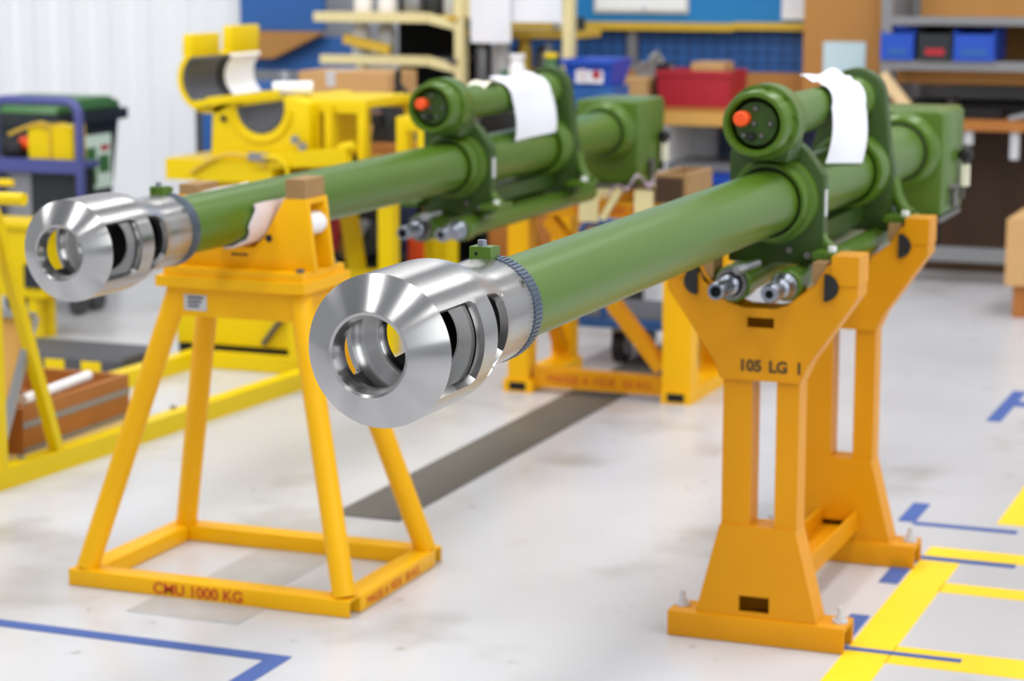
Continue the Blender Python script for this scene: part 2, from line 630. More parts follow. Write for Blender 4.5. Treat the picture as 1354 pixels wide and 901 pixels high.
def gun(name, X, Y, Zc, label, paperflag=0):
    root = thing(name, (X, Y, Zc), label, 'gun barrel')
    muzzle_brake(root, (X, Y, Zc))
    c = (X, Y, Zc)
    mb = MB().lathe(c, [(0.052, 0.43), (0.0635, 0.43), (0.0655, 0.446), (0.0655, 0.50), (0.069, 2.1), (0.071, 2.3), (0.071, 3.34), (0.05, 3.34)], 72)
    mb.build('tube', 'green', root)

    # ---- front bracket
    def T(p):
        return [(X + a, Zc + b) for a, b in p]
    body = [(-0.105, -0.140), (0.105, -0.140), (0.105, 0.052), (0.066, 0.106), (0.045, 0.124), (-0.06, 0.128), (-0.105, 0.10)]
    fb = MB().prism(T(body), Y + 2.055, Y + 2.098).bevel(0.004)
    f = fb.build('front_bracket', 'green_dark', root)
    MB().prism(T([(-0.055, 0.09), (0.052, 0.09), (0.058, 0.15), (-0.062, 0.15)]), Y + 1.945, Y + 2.06).bevel(0.004).build('saddle_web', 'green_dark', f)
    h = MB().lathe(c, [(0.073, 2.06), (0.073, 1.985), (0.076, 1.975), (0.083, 1.975), (0.0835, 2.02), (0.094, 2.024), (0.094, 2.06)], 64)
    h.build('hub_ring', 'green', f)
    g = MB().lathe(c, [(0.069, 2.03), (0.069, 1.99), (0.0735, 1.99), (0.0735, 2.03)], 48, closed=True)
    g.build('gap_shade', 'black', f)  # black ring paints the shade in the gap between hub and tube
    # side lug resting on the stand
    for sx in (-1, 1):
        l = MB()
        xs = sorted((X + sx * 0.098, X + sx * 0.152))
        l.box(xs[0], xs[1], Y + 1.99, Y + 2.10, Zc - 0.118, Zc - 0.104)
        l.prism([(X + sx * 0.098, Zc - 0.108), (X + sx * 0.138, Zc - 0.108), (X + sx * 0.110, Zc - 0.085), (X + sx * 0.098, Zc - 0.055)], Y + 2.058, Y + 2.094)
        l.bevel(0.004)
        l.build('side_lug', 'green', f)
        MB().hexbolt((X + sx * 0.132, Y + 2.03, Zc - 0.104), 0.010, 0.010).build('bolt', 'white_plastic', f)
    if True:
        MB().box(X + 0.105, X + 0.1058, Y + 2.066, Y + 2.088, Zc - 0.035, Zc + 0.022).build('data_plate', 'light_grey', f)
    # ---- rear bracket
    body = [(-0.105, -0.150), (0.098, -0.150), (0.098, 0.0), (0.088, 0.05)] + arc(0, 0.174, 0.073, 8, 185, 24) + [(-0.105, 0.05)]
    rb = MB().prism(T(body), Y + 2.775, Y + 2.825).bevel(0.005)
    r = rb.build('rear_bracket', 'green_dark', root)
    h = MB().lathe(c, [(0.073, 2.78), (0.073, 2.70), (0.078, 2.69), (0.089, 2.69), (0.092, 2.70), (0.092, 2.78)], 64)
    h.build('hub_ring', 'green', r)
    for sx in (-1, 1):
        l = MB()
        xs = sorted((X + sx * 0.095, X + sx * 0.158))
        l.box(xs[0], xs[1], Y + 2.70, Y + 2.82, Zc - 0.118, Zc - 0.104)
        l.tube([(X + sx * 0.094, Y + 2.80, Zc - 0.02), (X + sx * 0.105, Y + 2.80, Zc - 0.065), (X + sx * 0.125, Y + 2.79, Zc - 0.098), (X + sx * 0.145, Y + 2.78, Zc - 0.106)], 0.016, 12)
        l.bevel(0.003, ang=60)
        l.build('side_lug', 'green', r)
        MB().hexbolt((X + sx * 0.138, Y + 2.745, Zc - 0.104), 0.011, 0.011).build('bolt', 'white_plastic', r)
    # ---- recuperator cylinder above the tube
    u = (X, Y, Zc + 0.174)
    ub = MB().lathe(u, [(0.050, 1.90), (0.0545, 1.90), (0.0545, 1.872), (0.058, 1.866), (0.066, 1.866), (0.0685, 1.872), (0.0685, 1.925), (0.0705, 1.930), (0.0795, 1.932), (0.0795, 1.990), (0.076, 2.000), (0.056, 2.03), (0.0475, 2.045), (0.0465, 2.06), (0.0465, 2.70), (0.052, 2.71), (0.052, 2.84), (0.046, 2.85), (0.0, 2.85)], 64)
    uo = ub.build('recuperator', 'green', root)
    MB().lathe(u, [(0.0, 1.905), (0.056, 1.905), (0.056, 1.90), (0.0, 1.90)], 48).build('gap_shade', 'black', uo)  # black disc paints the shade in the gap round the cover
    MB().lathe(u, [(0.0, 1.883), (0.044, 1.883), (0.0465, 1.886), (0.0465, 1.905), (0.0, 1.905)], 48).build('end_cover', 'green_dark', uo)
    zc = Zc + 0.174
    k = MB().lathe((X - 0.026, Y, zc + 0.011), [(0.0, 1.853), (0.013, 1.853), (0.016, 1.857), (0.016, 1.885), (0.0, 1.885)], 32)
    k.build('orange_cap', 'orange', uo)['label'] = 'round orange cap'
    MB().lathe((X - 0.008, Y, zc - 0.026), [(0.0, 1.868), (0.006, 1.868), (0.009, 1.873), (0.009, 1.884), (0.0, 1.884)], 24).build('black_plug', 'black', uo)
    for dx, dz in ((0.0, 0.032), (0.032, 0.001), (0.014, -0.024), (-0.024, -0.024), (-0.003, 0.001)):
        MB().lathe((X + dx, Y, zc + dz), [(0.0, 1.876), (0.0045, 1.876), (0.0055, 1.879), (0.0055, 1.884), (0.0, 1.884)], 12).build('screw', 'steel_dull', uo)
    for q in range(10):
        a = math.radians(q * 36 + 10)
        MB().lathe((X + 0.0745 * math.cos(a), Y, zc + 0.0745 * math.sin(a)), [(0.0, 1.925), (0.0048, 1.925), (0.0048, 1.933), (0.0, 1.933)], 10).build('flange_bolt', 'green', uo)
    # ---- two buffers below
    zb = Zc - 0.170
    for sx, rr in ((-1, 0.040), (1, 0.034)):
        xb = X + sx * 0.057
        b = (xb, Y, zb)
        yy = 1.925 if sx < 0 else 1.935
        bb = MB().lathe(b, [(0.022, yy), (rr - 0.003, yy), (rr, yy + 0.004), (rr, yy + 0.06), (rr - 0.006, yy + 0.065), (rr - 0.006, 3.02), (rr - 0.012, 3.03), (0, 3.03)], 40)
        bo = bb.build('recoil_buffer', 'green', root)
        if sx < 0:
            MB().lathe(b, [(0.022, yy + 0.002), (0.026, yy - 0.012), (0.034, yy - 0.012), (0.034, yy + 0.002)], 40).build('lip_ring', 'steel_dull', bo)
            MB().lathe(b, [(0, yy + 0.004), (0.022, yy + 0.004), (0.022, yy - 0.03), (0.016, yy - 0.036), (0.015, 1.845), (0.0185, 1.84), (0.0185, 1.803), (0.0165, 1.80), (0.0125, 1.80), (0.0115, 1.812), (0, 1.812)], 32).build('rod', 'chrome', bo)
            # small valve on top of the left one
            MB().cone((xb + 0.025, Y + 1.90, zb + 0.036), (xb + 0.05, Y + 1.95, zb + 0.044), 0.008, n=12).cone((xb + 0.018, Y + 1.89, zb + 0.034), (xb + 0.03, Y + 1.91, zb + 0.037), 0.011, n=6).build('valve', 'grey_metal', bo)
        else:
            MB().lathe(b, [(0, yy + 0.003), (0.0265, yy + 0.003), (0.0285, yy - 0.006), (0.0285, yy - 0.016), (0.024, yy - 0.022), (0.021, yy - 0.05), (0.015, yy - 0.056), (0.0145, 1.852), (0.0205, 1.846), (0.021, 1.815), (0.017, 1.803), (0.009, 1.803), (0.008, 1.815), (0, 1.815)], 32).build('rod', 'chrome', bo)
        MB().lathe(b, [(0, 1.8105 if sx < 0 else 1.8135), (0.0112 if sx < 0 else 0.0078, 1.8105 if sx < 0 else 1.8135)], 24).build('rod_bore', 'void', bo)
    MB().box(X - 0.03, X + 0.03, Y + 2.10, Y + 2.775, Zc - 0.128, Zc - 0.085).bevel(0.004).build('guide_rail', 'green_dark', root)
    MB().cone((X + 0.075, Y + 2.052, Zc - 0.118), (X + 0.075, Y + 2.04, Zc - 0.118), 0.008, n=6).build('front_nut', 'steel_dull', root)
    MB().cone((X + 0.035, Y + 2.052, Zc - 0.108), (X + 0.035, Y + 2.04, Zc - 0.108), 0.007, n=6).build('front_nut', 'steel_dull', root)
    # ---- breech
    bk = MB()
    poly = [(-0.105, -0.175), (0.105, -0.175), (0.105, 0.09), (0.095, 0.105), (-0.115, 0.105), (-0.115, -0.12)]
    bk.prism(T(poly), Y + 3.36, Y + 3.66).bevel(0.006)
    bo = bk.build('breech_block', 'green', root)
    MB().lathe(c, [(0.072, 3.37), (0.072, 3.30), (0.077, 3.292), (0.088, 3.292), (0.100, 3.315), (0.1015, 3.37)], 64).build('breech_ring', 'green', bo)
    MB().lathe(c, [(0.0705, 3.32), (0.0705, 3.288), (0.0775, 3.288), (0.0775, 3.32)], 48, closed=True).build('gap_shade', 'black', bo)  # black ring paints the shade in the gap at the breech
    hd = MB().bar((X + 0.125, Y + 3.60, Zc - 0.115), (X + 0.125, Y + 3.60, Zc - 0.055), 0.022, 0.020).bevel(0.003)
    ho = hd.build('handle_grip', 'cream_paper', bo)
    MB().lathe((X + 0.125, Y + 3.575, Zc - 0.028), [(0, 0), (0.014, 0.004), (0.020, 0.018), (0.02, 0.03), (0.014, 0.044), (0, 0.05)], 20).build('black_knob', 'black', bo)
    MB().bar((X + 0.115, Y + 3.60, Zc - 0.15), (X + 0.125, Y + 3.60, Zc - 0.02), 0.014, 0.014).build('lever', 'steel_dull', bo)
    MB().cone((X + 0.10, Y + 3.48, Zc - 0.11), (X + 0.125, Y + 3.48, Zc - 0.11), 0.013, n=16).cone((X + 0.118, Y + 3.48, Zc - 0.10), (X + 0.118, Y + 3.48, Zc - 0.16), 0.010, n=12).build('latch_pin', 'steel_dull', bo)
    MB().box(X - 0.09, X + 0.11, Y + 3.33, Y + 3.62, Zc - 0.19, Zc - 0.176).bevel(0.003).build('base_rail', 'steel_dull', bo)
    return root


GR = (-1.26, 2.649, 0.963)
GL = (-2.525, 3.86, 0.887)
gun('gun_barrel', *GR, 'near green gun barrel, sharp steel muzzle brake, on the twin-post amber stand')
gun('gun_barrel', *GL, 'farther green gun barrel at left, muzzle over the yellow four-legged trestle')


# paper over the recuperators
def draped(name, X, Z, y0, y1, top_len, drop, skew, m, label, lift=0.0, bend=0.0):
    mb = MB()
    rr = 0.0505
    path = []
    for i in range(5):
        t = i / 4
        path.append((-top_len * (1 - t), rr + 0.002 + lift * (1 - t) ** 2 + 0.004 * math.sin(6 * t)))
    for i in range(1, 9):
        a = math.radians(90 - 90 * i / 8)
        path.append((rr * math.cos(a) + 0.002, rr * math.sin(a) + 0.002 * math.sin(a)))
    for i in range(1, 8):
        t = i / 7
        path.append((rr + 0.003 + 0.012 * math.sin(t * 2.4) + bend * t, -drop * t))
    grid = []
    for k, (px, pz) in enumerate(path):
        row = []
        v = k / (len(path) - 1)
        for j in range(9):
            u = j / 8
            y = y0 + (y1 - y0) * u + skew * (v - 0.3)
            row.append((X + px + 0.005 * math.sin(5 * u + 3 * v), y, Z + pz + (0.004 + 0.004 * math.sin(7 * u + 1) if k < 5 else 0) + skew * 0.15 * (u - 0.5) * v))
        grid.append(row)
    return tag(mb.sheet(grid, 0.0012).build(name, m), label, 'paper')


draped('paper_sheet', GR[0], GR[2] + 0.174, 5.02, 5.36, 0.050, 0.125, -0.19, 'paper', 'white paper sheet draped over the near gun barrel\'s upper cylinder', lift=0.012)
draped('paper_sheet', GL[0], GL[2] + 0.174, 6.19, 6.52, 0.012, 0.125, 0.03, 'paper', 'white paper sheet hanging askew on the farther gun barrel\'s upper cylinder', lift=0.0)


def note(X, Z, y0, y1, a0, a1, label, curl=0.0):
    g = []
    for i in range(9):
        a = math.radians(a0 + (a1 - a0) * i / 8)
        row = []
        for j in range(6):
            u = j / 5
            row.append((X + 0.0482 * math.cos(a), y0 + (y1 - y0) * u, Z + 0.0482 * math.sin(a) + curl * math.sin(math.pi * u) * abs(math.cos(a))))
        g.append(row)
    return tag(MB().sheet(g, 0.001).build('paper_note', 'cream_paper'), label, 'paper')


note(GR[0], GR[2] + 0.174, 5.22, 5.33, 110, 35, 'cream note behind the white sheet on the near gun barrel')
note(GL[0], GL[2] + 0.174, 6.05, 6.17, 125, 50, 'curled cream note in front of the white sheet on the farther gun barrel', curl=0.03)


# ------------------------------------------------------------------ amber twin-post stand under the near gun
def amber_stand():
    cx = -1.2555
    s = thing('barrel_stand', (cx, 4.97, 0), 'amber twin-post stand stencilled 105 LG 1 under the near gun barrel', 'stand')

    def mx(p):
        return [(cx + a, b) for a, b in p]
    for y0, front in ((4.58, True), (5.31, False)):
        y1 = y0 + 0.085
        ch = MB().prism([(y0 - 0.005, 0.001), (y0 + 0.007, 0.001), (y0 + 0.007, 0.046), (y1 - 0.007, 0.046), (y1 - 0.007, 0.001), (y1 + 0.005, 0.001), (y1 + 0.005, 0.058), (y0 - 0.005, 0.058)], cx - 0.198, cx + 0.198, axis='x').bevel(0.002)
        ch.build('foot_channel', 'stand_amber', s)
        for sx in (-1, 1):
            b = MB().cone((cx + sx * 0.178, y0 + 0.045, 0.058), (cx + sx * 0.178, y0 + 0.045, 0.064), 0.017, n=20).hexbolt((cx + sx * 0.178, y0 + 0.045, 0.064), 0.011, 0.011).cone((cx + sx * 0.178, y0 + 0.045, 0.075), (cx + sx * 0.178, y0 + 0.045, 0.092), 0.006, n=12)
            b.build('anchor_bolt', 'light_grey', s)
        # lower gusset: a hollow tapered box
        hole = mx([(-0.038, 0.070), (0.030, 0.070), (0.030, 0.106), (-0.038, 0.106)])
        gu = MB().prism(mx([(-0.136, 0.058), (0.136, 0.058), (0.084, 0.262), (-0.084, 0.262)]), y0 + 0.004, y0 + 0.010, holes=[hole])
        gu.prism(mx([(-0.136, 0.058), (0.136, 0.058), (0.084, 0.262), (-0.084, 0.262)]), y1 - 0.010, y1 - 0.004)
        for sx in (-1, 1):
            gu.prism(mx([(sx * 0.136, 0.058), (sx * 0.128, 0.058), (sx * 0.076, 0.262), (sx * 0.084, 0.262)]), y0 + 0.010, y1 - 0.010)
        gu.prism(mx([(-0.076, 0.256), (0.076, 0.256), (0.076, 0.262), (-0.076, 0.262)]), y0 + 0.010, y1 - 0.010)
        gu.build('lower_gusset', 'stand_amber', s)
        for xa, xb in ((-0.082, -0.018), (0.036, 0.086)):
            p = MB().box(cx + xa, cx + xb, y0 + 0.010, y1 - 0.010, 0.262, 0.592)
            p.bevel(0.005).build('post', 'stand_amber', s)
        # V shaped head, a hollow box of two plates
        head = mx([(-0.082, 0.585), (0.086, 0.585), (0.104, 0.626), (0.208, 0.775), (0.208, 0.838), (0.146, 0.838), (0.118, 0.795), (0.060, 0.752), (0.030, 0.742), (-0.040, 0.742), (-0.070, 0.752), (-0.128, 0.795), (-0.156, 0.838), (-0.208, 0.838), (-0.208, 0.775), (-0.100, 0.626)])
        slot = mx([(-0.030, 0.700), (0.030, 0.700), (0.030, 0.722), (-0.030, 0.722)])
        hd = MB().prism(head, y0, y0 + 0.008, holes=[slot])
        hd.prism(head, y1 - 0.008, y1)
        inner = [(0.086, 0.585), (0.104, 0.626), (0.208, 0.775), (0.208, 0.838), (0.146, 0.838), (0.118, 0.795), (0.060, 0.752)]
        for sx in (-1, 1):
            for (a, b), (a2, b2) in zip(inner[:-1], inner[1:]):
                hd.bar((cx + sx * a * 0.985, (y0 + y1) / 2, b), (cx + sx * a2 * 0.985, (y0 + y1) / 2, b2), 0.07, 0.006, upv=(0, 1, 0)) if False else hd.bar((cx + sx * a * 0.985, (y0 + y1) / 2, b), (cx + sx * a2 * 0.985, (y0 + y1) / 2, b2), 0.006, y1 - y0 - 0.012, upv=(0, 1, 0))
        h = hd.build('cradle_head', 'stand_amber', s)
        for sx in (-1, 1):
            MB().box(*sorted((cx + sx * 0.152, cx + sx * 0.210)), y0 - 0.003, y1 + 0.003, 0.80, 0.862).bevel(0.014, 3).build('cradle_arm', 'stand_amber', h)
            # black rubber buffer, a half disc
            xr = cx + sx * 0.139
            pts = arc(xr, 0.795, 0.029, 90 - 90 * sx - 90, 90 - 90 * sx + 90, 14)
            MB().prism(pts, y0 - 0.012, y1 - 0.012).build('rubber_buffer', 'black', h)
        if front:
            for i, (tx, ox) in enumerate((('105', -0.046), ('LG', 0.020), ('1', 0.078))):
                lettering(tx, 'stencil_lettering', 0.034, (cx + ox, y0 - 0.0005, 0.606), (1, 0, 0), (0, 0, 1), 'black_paint', h, stretch=1.0, bold=0.0014)
    # channel tying the two frames together
    b = MB().prism([(cx - 0.040, 0.085), (cx + 0.056, 0.085), (cx + 0.056, 0.135), (cx + 0.050, 0.135), (cx + 0.050, 0.092), (cx - 0.034, 0.092), (cx - 0.034, 0.135), (cx - 0.040, 0.135)], 4.66, 5.316)
    b.build('tie_channel', 'stand_amber', s)
    return s


amber_stand()
# timber pads between the lugs of the near gun and the arms of the stand
for sx, side in ((1, 'right'), (-1, 'left')):
    for yc, lab in ((4.625, 'front'), (5.36, 'rear')):
        x0, x1 = sorted((-1.2555 + sx * 0.108, -1.2555 + sx * 0.138))
        tag(MB().box(x0, x1, yc - 0.035, yc + 0.035, 0.800, 0.8445).bevel(0.003).build('timber_pad', 'wood_brown'),
            'small brown timber pad under the near gun\'s %s %s lug' % (side, lab), 'wooden pad', 'timber pads on the amber stand')


# ------------------------------------------------------------------ yellow four-legged trestle
def trestle():
    cx, cy = -2.527, 4.687
    s = thing('barrel_trestle', (cx, cy, 0), 'yellow four-legged trestle marked CMU 1000 KG under the farther gun muzzle', 'stand')
    x0, x1, y0, y1 = -2.899, -2.155, 4.425, 4.95

    def U(a0, a1, h=0.041, t=0.005):
        return [(a0, 0.001), (a0 + t, 0.001), (a0 + t, h - t), (a1 - t, h - t), (a1 - t, 0.001), (a1, 0.001), (a1, h), (a0, h)]
    f = thing_part = MB().prism(U(y0, y0 + 0.058), x0, x1 - 0.003, axis='x')
    r1 = f.bevel(0.0015).build('base_rail', 'orange_yellow', s)
    MB().prism(U(y1 - 0.058, y1), x0, x1 - 0.003, axis='x').bevel(0.0015).build('base_rail', 'orange_yellow', s)
    MB().prism(U(x0 + 0.002, x0 + 0.06), y0 + 0.058, y1 - 0.058).bevel(0.0015).build('base_rail', 'orange_yellow', s)
    r4 = MB().prism(U(x1 - 0.06, x1), y0 + 0.052, y1 - 0.045).bevel(0.0015).build('base_rail', 'orange_yellow', s)
    lettering('CMU 1000 KG', 'stencil_lettering', 0.037, (-2.668, y0 - 0.0005, 0.0075), (1, 0, 0), (0, 0, 1), 'red_paint', r1, stretch=1.05, bold=0.0007)
    lettering('MASSE A VIDE  50 KG', 'stencil_lettering', 0.030, (x1 + 0.0005, y0 + 0.085, 0.0085), (0, 1, 0), (0, 0, 1), 'red_paint', r4, stretch=1.05)
    # legs
    bot = {(-1, -1): (x0 + 0.035, y0 + 0.03), (1, -1): (x1 - 0.03, y0 + 0.03), (-1, 1): (x0 + 0.04, y1 - 0.035), (1, 1): (x1 - 0.03, y1 - 0.04)}
    for (sx, sy), (bx, by) in bot.items():
        MB().cone((bx, by, 0.040), (cx + sx * 0.158, cy + sy * 0.072, 0.712), 0.027, 0.027, 28).build('leg', 'orange_yellow', s)
    # apron and top plate
    ap = MB()
    for sy in (-1, 1):
        y = cy + sy * 0.095
        ap.prism([(cx - 0.175, 0.642), (cx + 0.172, 0.642), (cx + 0.166, 0.712), (cx - 0.168, 0.712)], y - 0.004, y + 0.004)
    for sx in (-1, 1):
        ap.prism([(cy - 0.092, 0.642), (cy + 0.092, 0.642), (cy + 0.088, 0.712), (cy - 0.088, 0.712)], cx + sx * 0.170 - 0.004, cx + sx * 0.170 + 0.004, axis='x')
    apo = ap.build('apron', 'orange_yellow', s)
    MB().box(cx - 0.132, cx - 0.072, cy - 0.1006, cy - 0.0992, 0.656, 0.693).build('data_plate', 'light_grey', apo)
    pl = MB()
    for k in range(3):
        pl.box(cx - 0.122, cx - 0.092 + 0.006 * k, cy - 0.1012, cy - 0.1005, 0.664 + k * 0.010, 0.669 + k * 0.010)
    pl.build('plate_lettering', 'black', apo)
    MB().box(cx - 0.196, cx + 0.196, cy - 0.122, cy + 0.122, 0.712, 0.738).bevel(0.006).build('top_plate', 'orange_yellow', s)
    MB().box(cx - 0.182, cx + 0.185, cy - 0.108, cy + 0.112, 0.738, 0.757).bevel(0.007).build('top_plate', 'orange_yellow', s)
    for sx in (-1, 1):
        for sy in (-1, 1):
            MB().hexbolt((cx + sx * 0.168, cy + sy * 0.085, 0.757), 0.011, 0.009).build('bolt', 'steel_dull', s)
    # saddle of two V plates with rollers
    gx = GL[0]
    v = [(-0.190, 0.757), (0.190, 0.757), (0.170, 0.925), (0.112, 0.925), (0.056, 0.832), (0.030, 0.807), (-0.030, 0.807), (-0.056, 0.832), (-0.112, 0.925), (-0.170, 0.925)]
    vv = [(gx + a, b) for a, b in v]
    sd = MB()
    for y in (cy - 0.055, cy + 0.035):
        sd.prism(vv, y, y + 0.016)
    for sx in (-1, 1):
        sd.box(*sorted((gx + sx * 0.112, gx + sx * 0.170)), cy - 0.040, cy + 0.036, 0.912, 0.925)
    so = sd.bevel(0.002).build('saddle', 'orange_yellow', s)
    for sx in (-1, 1):
        MB().cone((gx + sx * 0.150, cy - 0.038, 0.862), (gx + sx * 0.150, cy + 0.034, 0.862), 0.027, n=28).build('roller', 'white_plastic', so)
        MB().box(*sorted((gx + sx * 0.116, gx + sx * 0.166)), cy - 0.055, cy + 0.045, 0.925, 0.970 if sx > 0 else 0.948).bevel(0.003).build('wood_block', 'wood_brown', so)
        MB().cone((gx + sx * 0.070, cy - 0.0552, 0.830), (gx + sx * 0.070, cy - 0.0562, 0.830), 0.009, n=16).build('saddle_hole', 'black', so)
    MB().box(gx - 0.03, gx + 0.014, cy - 0.0562, cy - 0.0552, 0.786, 0.791).build('saddle_slot', 'dark_wood', so)
    return s


trestle()
# cloth lining in the saddle, under the farther barrel
g = []
for i in range(25):
    a = math.radians(-222 + 245 * i / 24)
    row = []
    for j in range(8):
        u = j / 7
        wob = 0.003 * math.sin(9 * a + 5 * u)
        r_ = 0.0705 + abs(wob) + 0.012 * max(0, math.sin(a) + 0.15)
        row.append((GL[0] + r_ * math.cos(a), 4.55 + 0.22 * u + 0.012 * math.sin(6 * a), GL[2] + r_ * math.sin(a)))
    g.append(row)
tag(MB().sheet(g, 0.004).build('cloth', 'cloth'), 'pinkish white cloth padding the saddle under the farther barrel', 'cloth')


# ------------------------------------------------------------------ far stand under the breech end of the farther gun
def far_stand():
    s = thing('breech_stand', (-2.50, 7.3, 0), 'amber box-post stand with diagonal braces under the farther gun\'s rear end', 'stand')
    xl, xr = -2.782, -2.215
    for x, w in ((xl, 0.037), (xr, 0.05)):
        for y in (7.08, 7.50):
            MB().box(x - w, x + w, y - 0.04, y + 0.04, 0.045, 0.613).bevel(0.005).build('post', 'orange_yellow', s)
        MB().box(x - 0.052, x + 0.052, 7.035, 7.545, 0.0, 0.045).bevel(0.004).build('foot_beam', 'orange_yellow', s)
        MB().box(x - 0.03, x + 0.03, 7.0335, 7.0345, 0.008, 0.036).build('beam_opening', 'void', s)
        MB().bar((x, 7.12, 0.58), (x, 7.46, 0.08), 0.03, 0.045, upv=(1, 0, 0)).build('side_brace', 'stand_amber', s)
    c = MB().box(xl + 0.05, xr - 0.05, 7.06, 7.10, 0.020, 0.085).bevel(0.004).build('lower_beam', 'stand_amber', s)
    lettering('MASSE A VIDE  50 KG', 'stencil_lettering', 0.040, (xl + 0.10, 7.0592, 0.038), (1, 0, 0), (0, 0, 1), 'red_paint', c)
    c = MB().box(xl - 0.037, xr + 0.05, 7.045, 7.115, 0.613, 0.671).bevel(0.004).build('upper_beam', 'stand_amber', s)
    lettering('CMU 1000 KG', 'stencil_lettering', 0.042, (xl + 0.20, 7.0442, 0.626), (1, 0, 0), (0, 0, 1), 'red_paint', c)
    MB().box(xl - 0.037, xr + 0.05, 7.465, 7.535, 0.613, 0.671).bevel(0.004).build('upper_beam', 'stand_amber', s)
    MB().bar((xl + 0.10, 7.08, 0.60), (xr - 0.06, 7.08, 0.11), 0.04, 0.065, upv=(0, 1, 0)).build('diagonal_brace', 'stand_amber', s)
    for x, zt in ((-2.526, 0.695), (-2.332, 0.712)):
        MB().box(x - 0.033, x + 0.033, 7.045, 7.32, 0.672, zt).bevel(0.003).build('support_block', 'cream', s)
        MB().box(x - 0.033, x + 0.033, 7.030, 7.043, 0.600, zt).bevel(0.003).build('support_face', 'cream', s)
    MB().bar((-2.415, 7.034, 0.715), (-2.478, 7.034, 0.61), 0.022, 0.012, upv=(0, 1, 0)).build('strap', 'cream', s)
    return s


far_stand()


# ================================================================== the left side
def skid():
    s = thing('transport_skid', (-3.95, 6.05, 0), 'long lemon yellow floor skid with upright frame at the left edge', 'skid')
    a, b = (-3.625, 5.13, 0.03), (-3.495, 7.08, 0.03)
    MB().bar(a, b, 0.055, 0.06).bevel(0.004).build('side_beam', 'lemon', s)
    MB().bar((-4.17, 5.19, 0.03), (-4.05, 7.10, 0.03), 0.055, 0.06).bevel(0.004).build('side_beam', 'lemon', s)
    for y, dx in ((5.16, 0.0), (7.06, 0.128)):
        MB().box(-4.17 + dx, -3.65 + dx, y - 0.025, y + 0.025, 0.002, 0.058).bevel(0.003).build('cross_beam', 'lemon', s)
    MB().prism([(-4.14, 5.19), (-3.648, 5.19), (-3.600, 5.995), (-4.09, 5.995)], 0.030, 0.050, axis='z').build('deck', 'plywood', s)
    MB().bar((-3.612, 5.19, 0.06), (-3.612, 5.19, 0.83), 0.032, 0.032, upv=(0, 1, 0)).bevel(0.003).build('upright', 'lemon', s)
    MB().bar((-3.598, 5.455, 0.058), (-3.612, 5.20, 0.79), 0.030, 0.032, upv=(1, 0, 0)).bevel(0.003).build('slanted_leg', 'lemon', s)
    MB().cone((-4.20, 5.19, 0.822), (-3.50, 5.19, 0.822), 0.018, n=20).build('top_bar', 'lemon', s)
    MB().bar((-4.16, 5.19, 0.06), (-4.16, 5.19, 0.83), 0.032, 0.032, upv=(0, 1, 0)).bevel(0.003).build('upright', 'lemon', s)
    MB().box(-3.62, -3.555, 6.96, 7.02, 0.06, 0.40).bevel(0.003).build('end_post', 'lemon', s)
    for p in ((-3.63, 5.32), (-3.585, 6.1)):
        MB().hexbolt((p[0], p[1], 0.050), 0.012, 0.02).build('bolt', 'grey_metal', s)
    return s


skid()
p = thing('framed_panel', (-3.9, 5.33, 0.05), 'tan board with aluminium edging leaning inside the lemon skid frame', 'panel')
d = Vector((0.08, 0.10, 0.42)).normalized()
e = Vector((1, 0, -0.02)).normalized()
o0 = Vector((-3.675, 5.27, 0.055))
n_ = e.cross(d).normalized()


def plate_along(o0, ex, ez, w, h, t):
    m = MB()
    ey = ez.cross(ex).normalized()
    v = []
    for k in (0, 1):
        for (a, b) in ((0, 0), (w, 0), (w, h), (0, h)):
            v.append(m.bm.verts.new(o0 + ex * a + ez * b + ey * t * k))
    for f in ((0, 1, 2, 3), (7, 6, 5, 4), (0, 4, 5, 1), (1, 5, 6, 2), (2, 6, 7, 3), (3, 7, 4, 0)):
        m._poly([v[i] for i in f])
    return m


plate_along(o0 - e * 0.60, e, d, 0.60, 0.43, 0.012).build('board', 'tan_board', p)
fr = MB()
for q0, q1 in ((o0, o0 + d * 0.43), (o0 - e * 0.60, o0 - e * 0.60 + d * 0.43), (o0 - e * 0.6, o0), (o0 + d * 0.43 - e * 0.6, o0 + d * 0.43)):
    fr.bar(q0 + n_ * 0.006, q1 + n_ * 0.006, 0.022, 0.022, upv=tuple(n_))
fr.build('edging', 'alu', p)


def crate(name, x0, x1, y0, y1, z0, z1, t, m, label, cat):
    s = thing(name, ((x0 + x1) / 2, (y0 + y1) / 2, z0), label, cat)
    MB().box(x0, x1, y0, y1, z0, z0 + t).build('bottom', m, s)
    for a in ((x0, x0 + t, y0, y1), (x1 - t, x1, y0, y1), (x0 + t, x1 - t, y0, y0 + t), (x0 + t, x1 - t, y1 - t, y1)):
        MB().box(*a, z0 + t, z1).bevel(0.002).build('side', m, s)
    return s


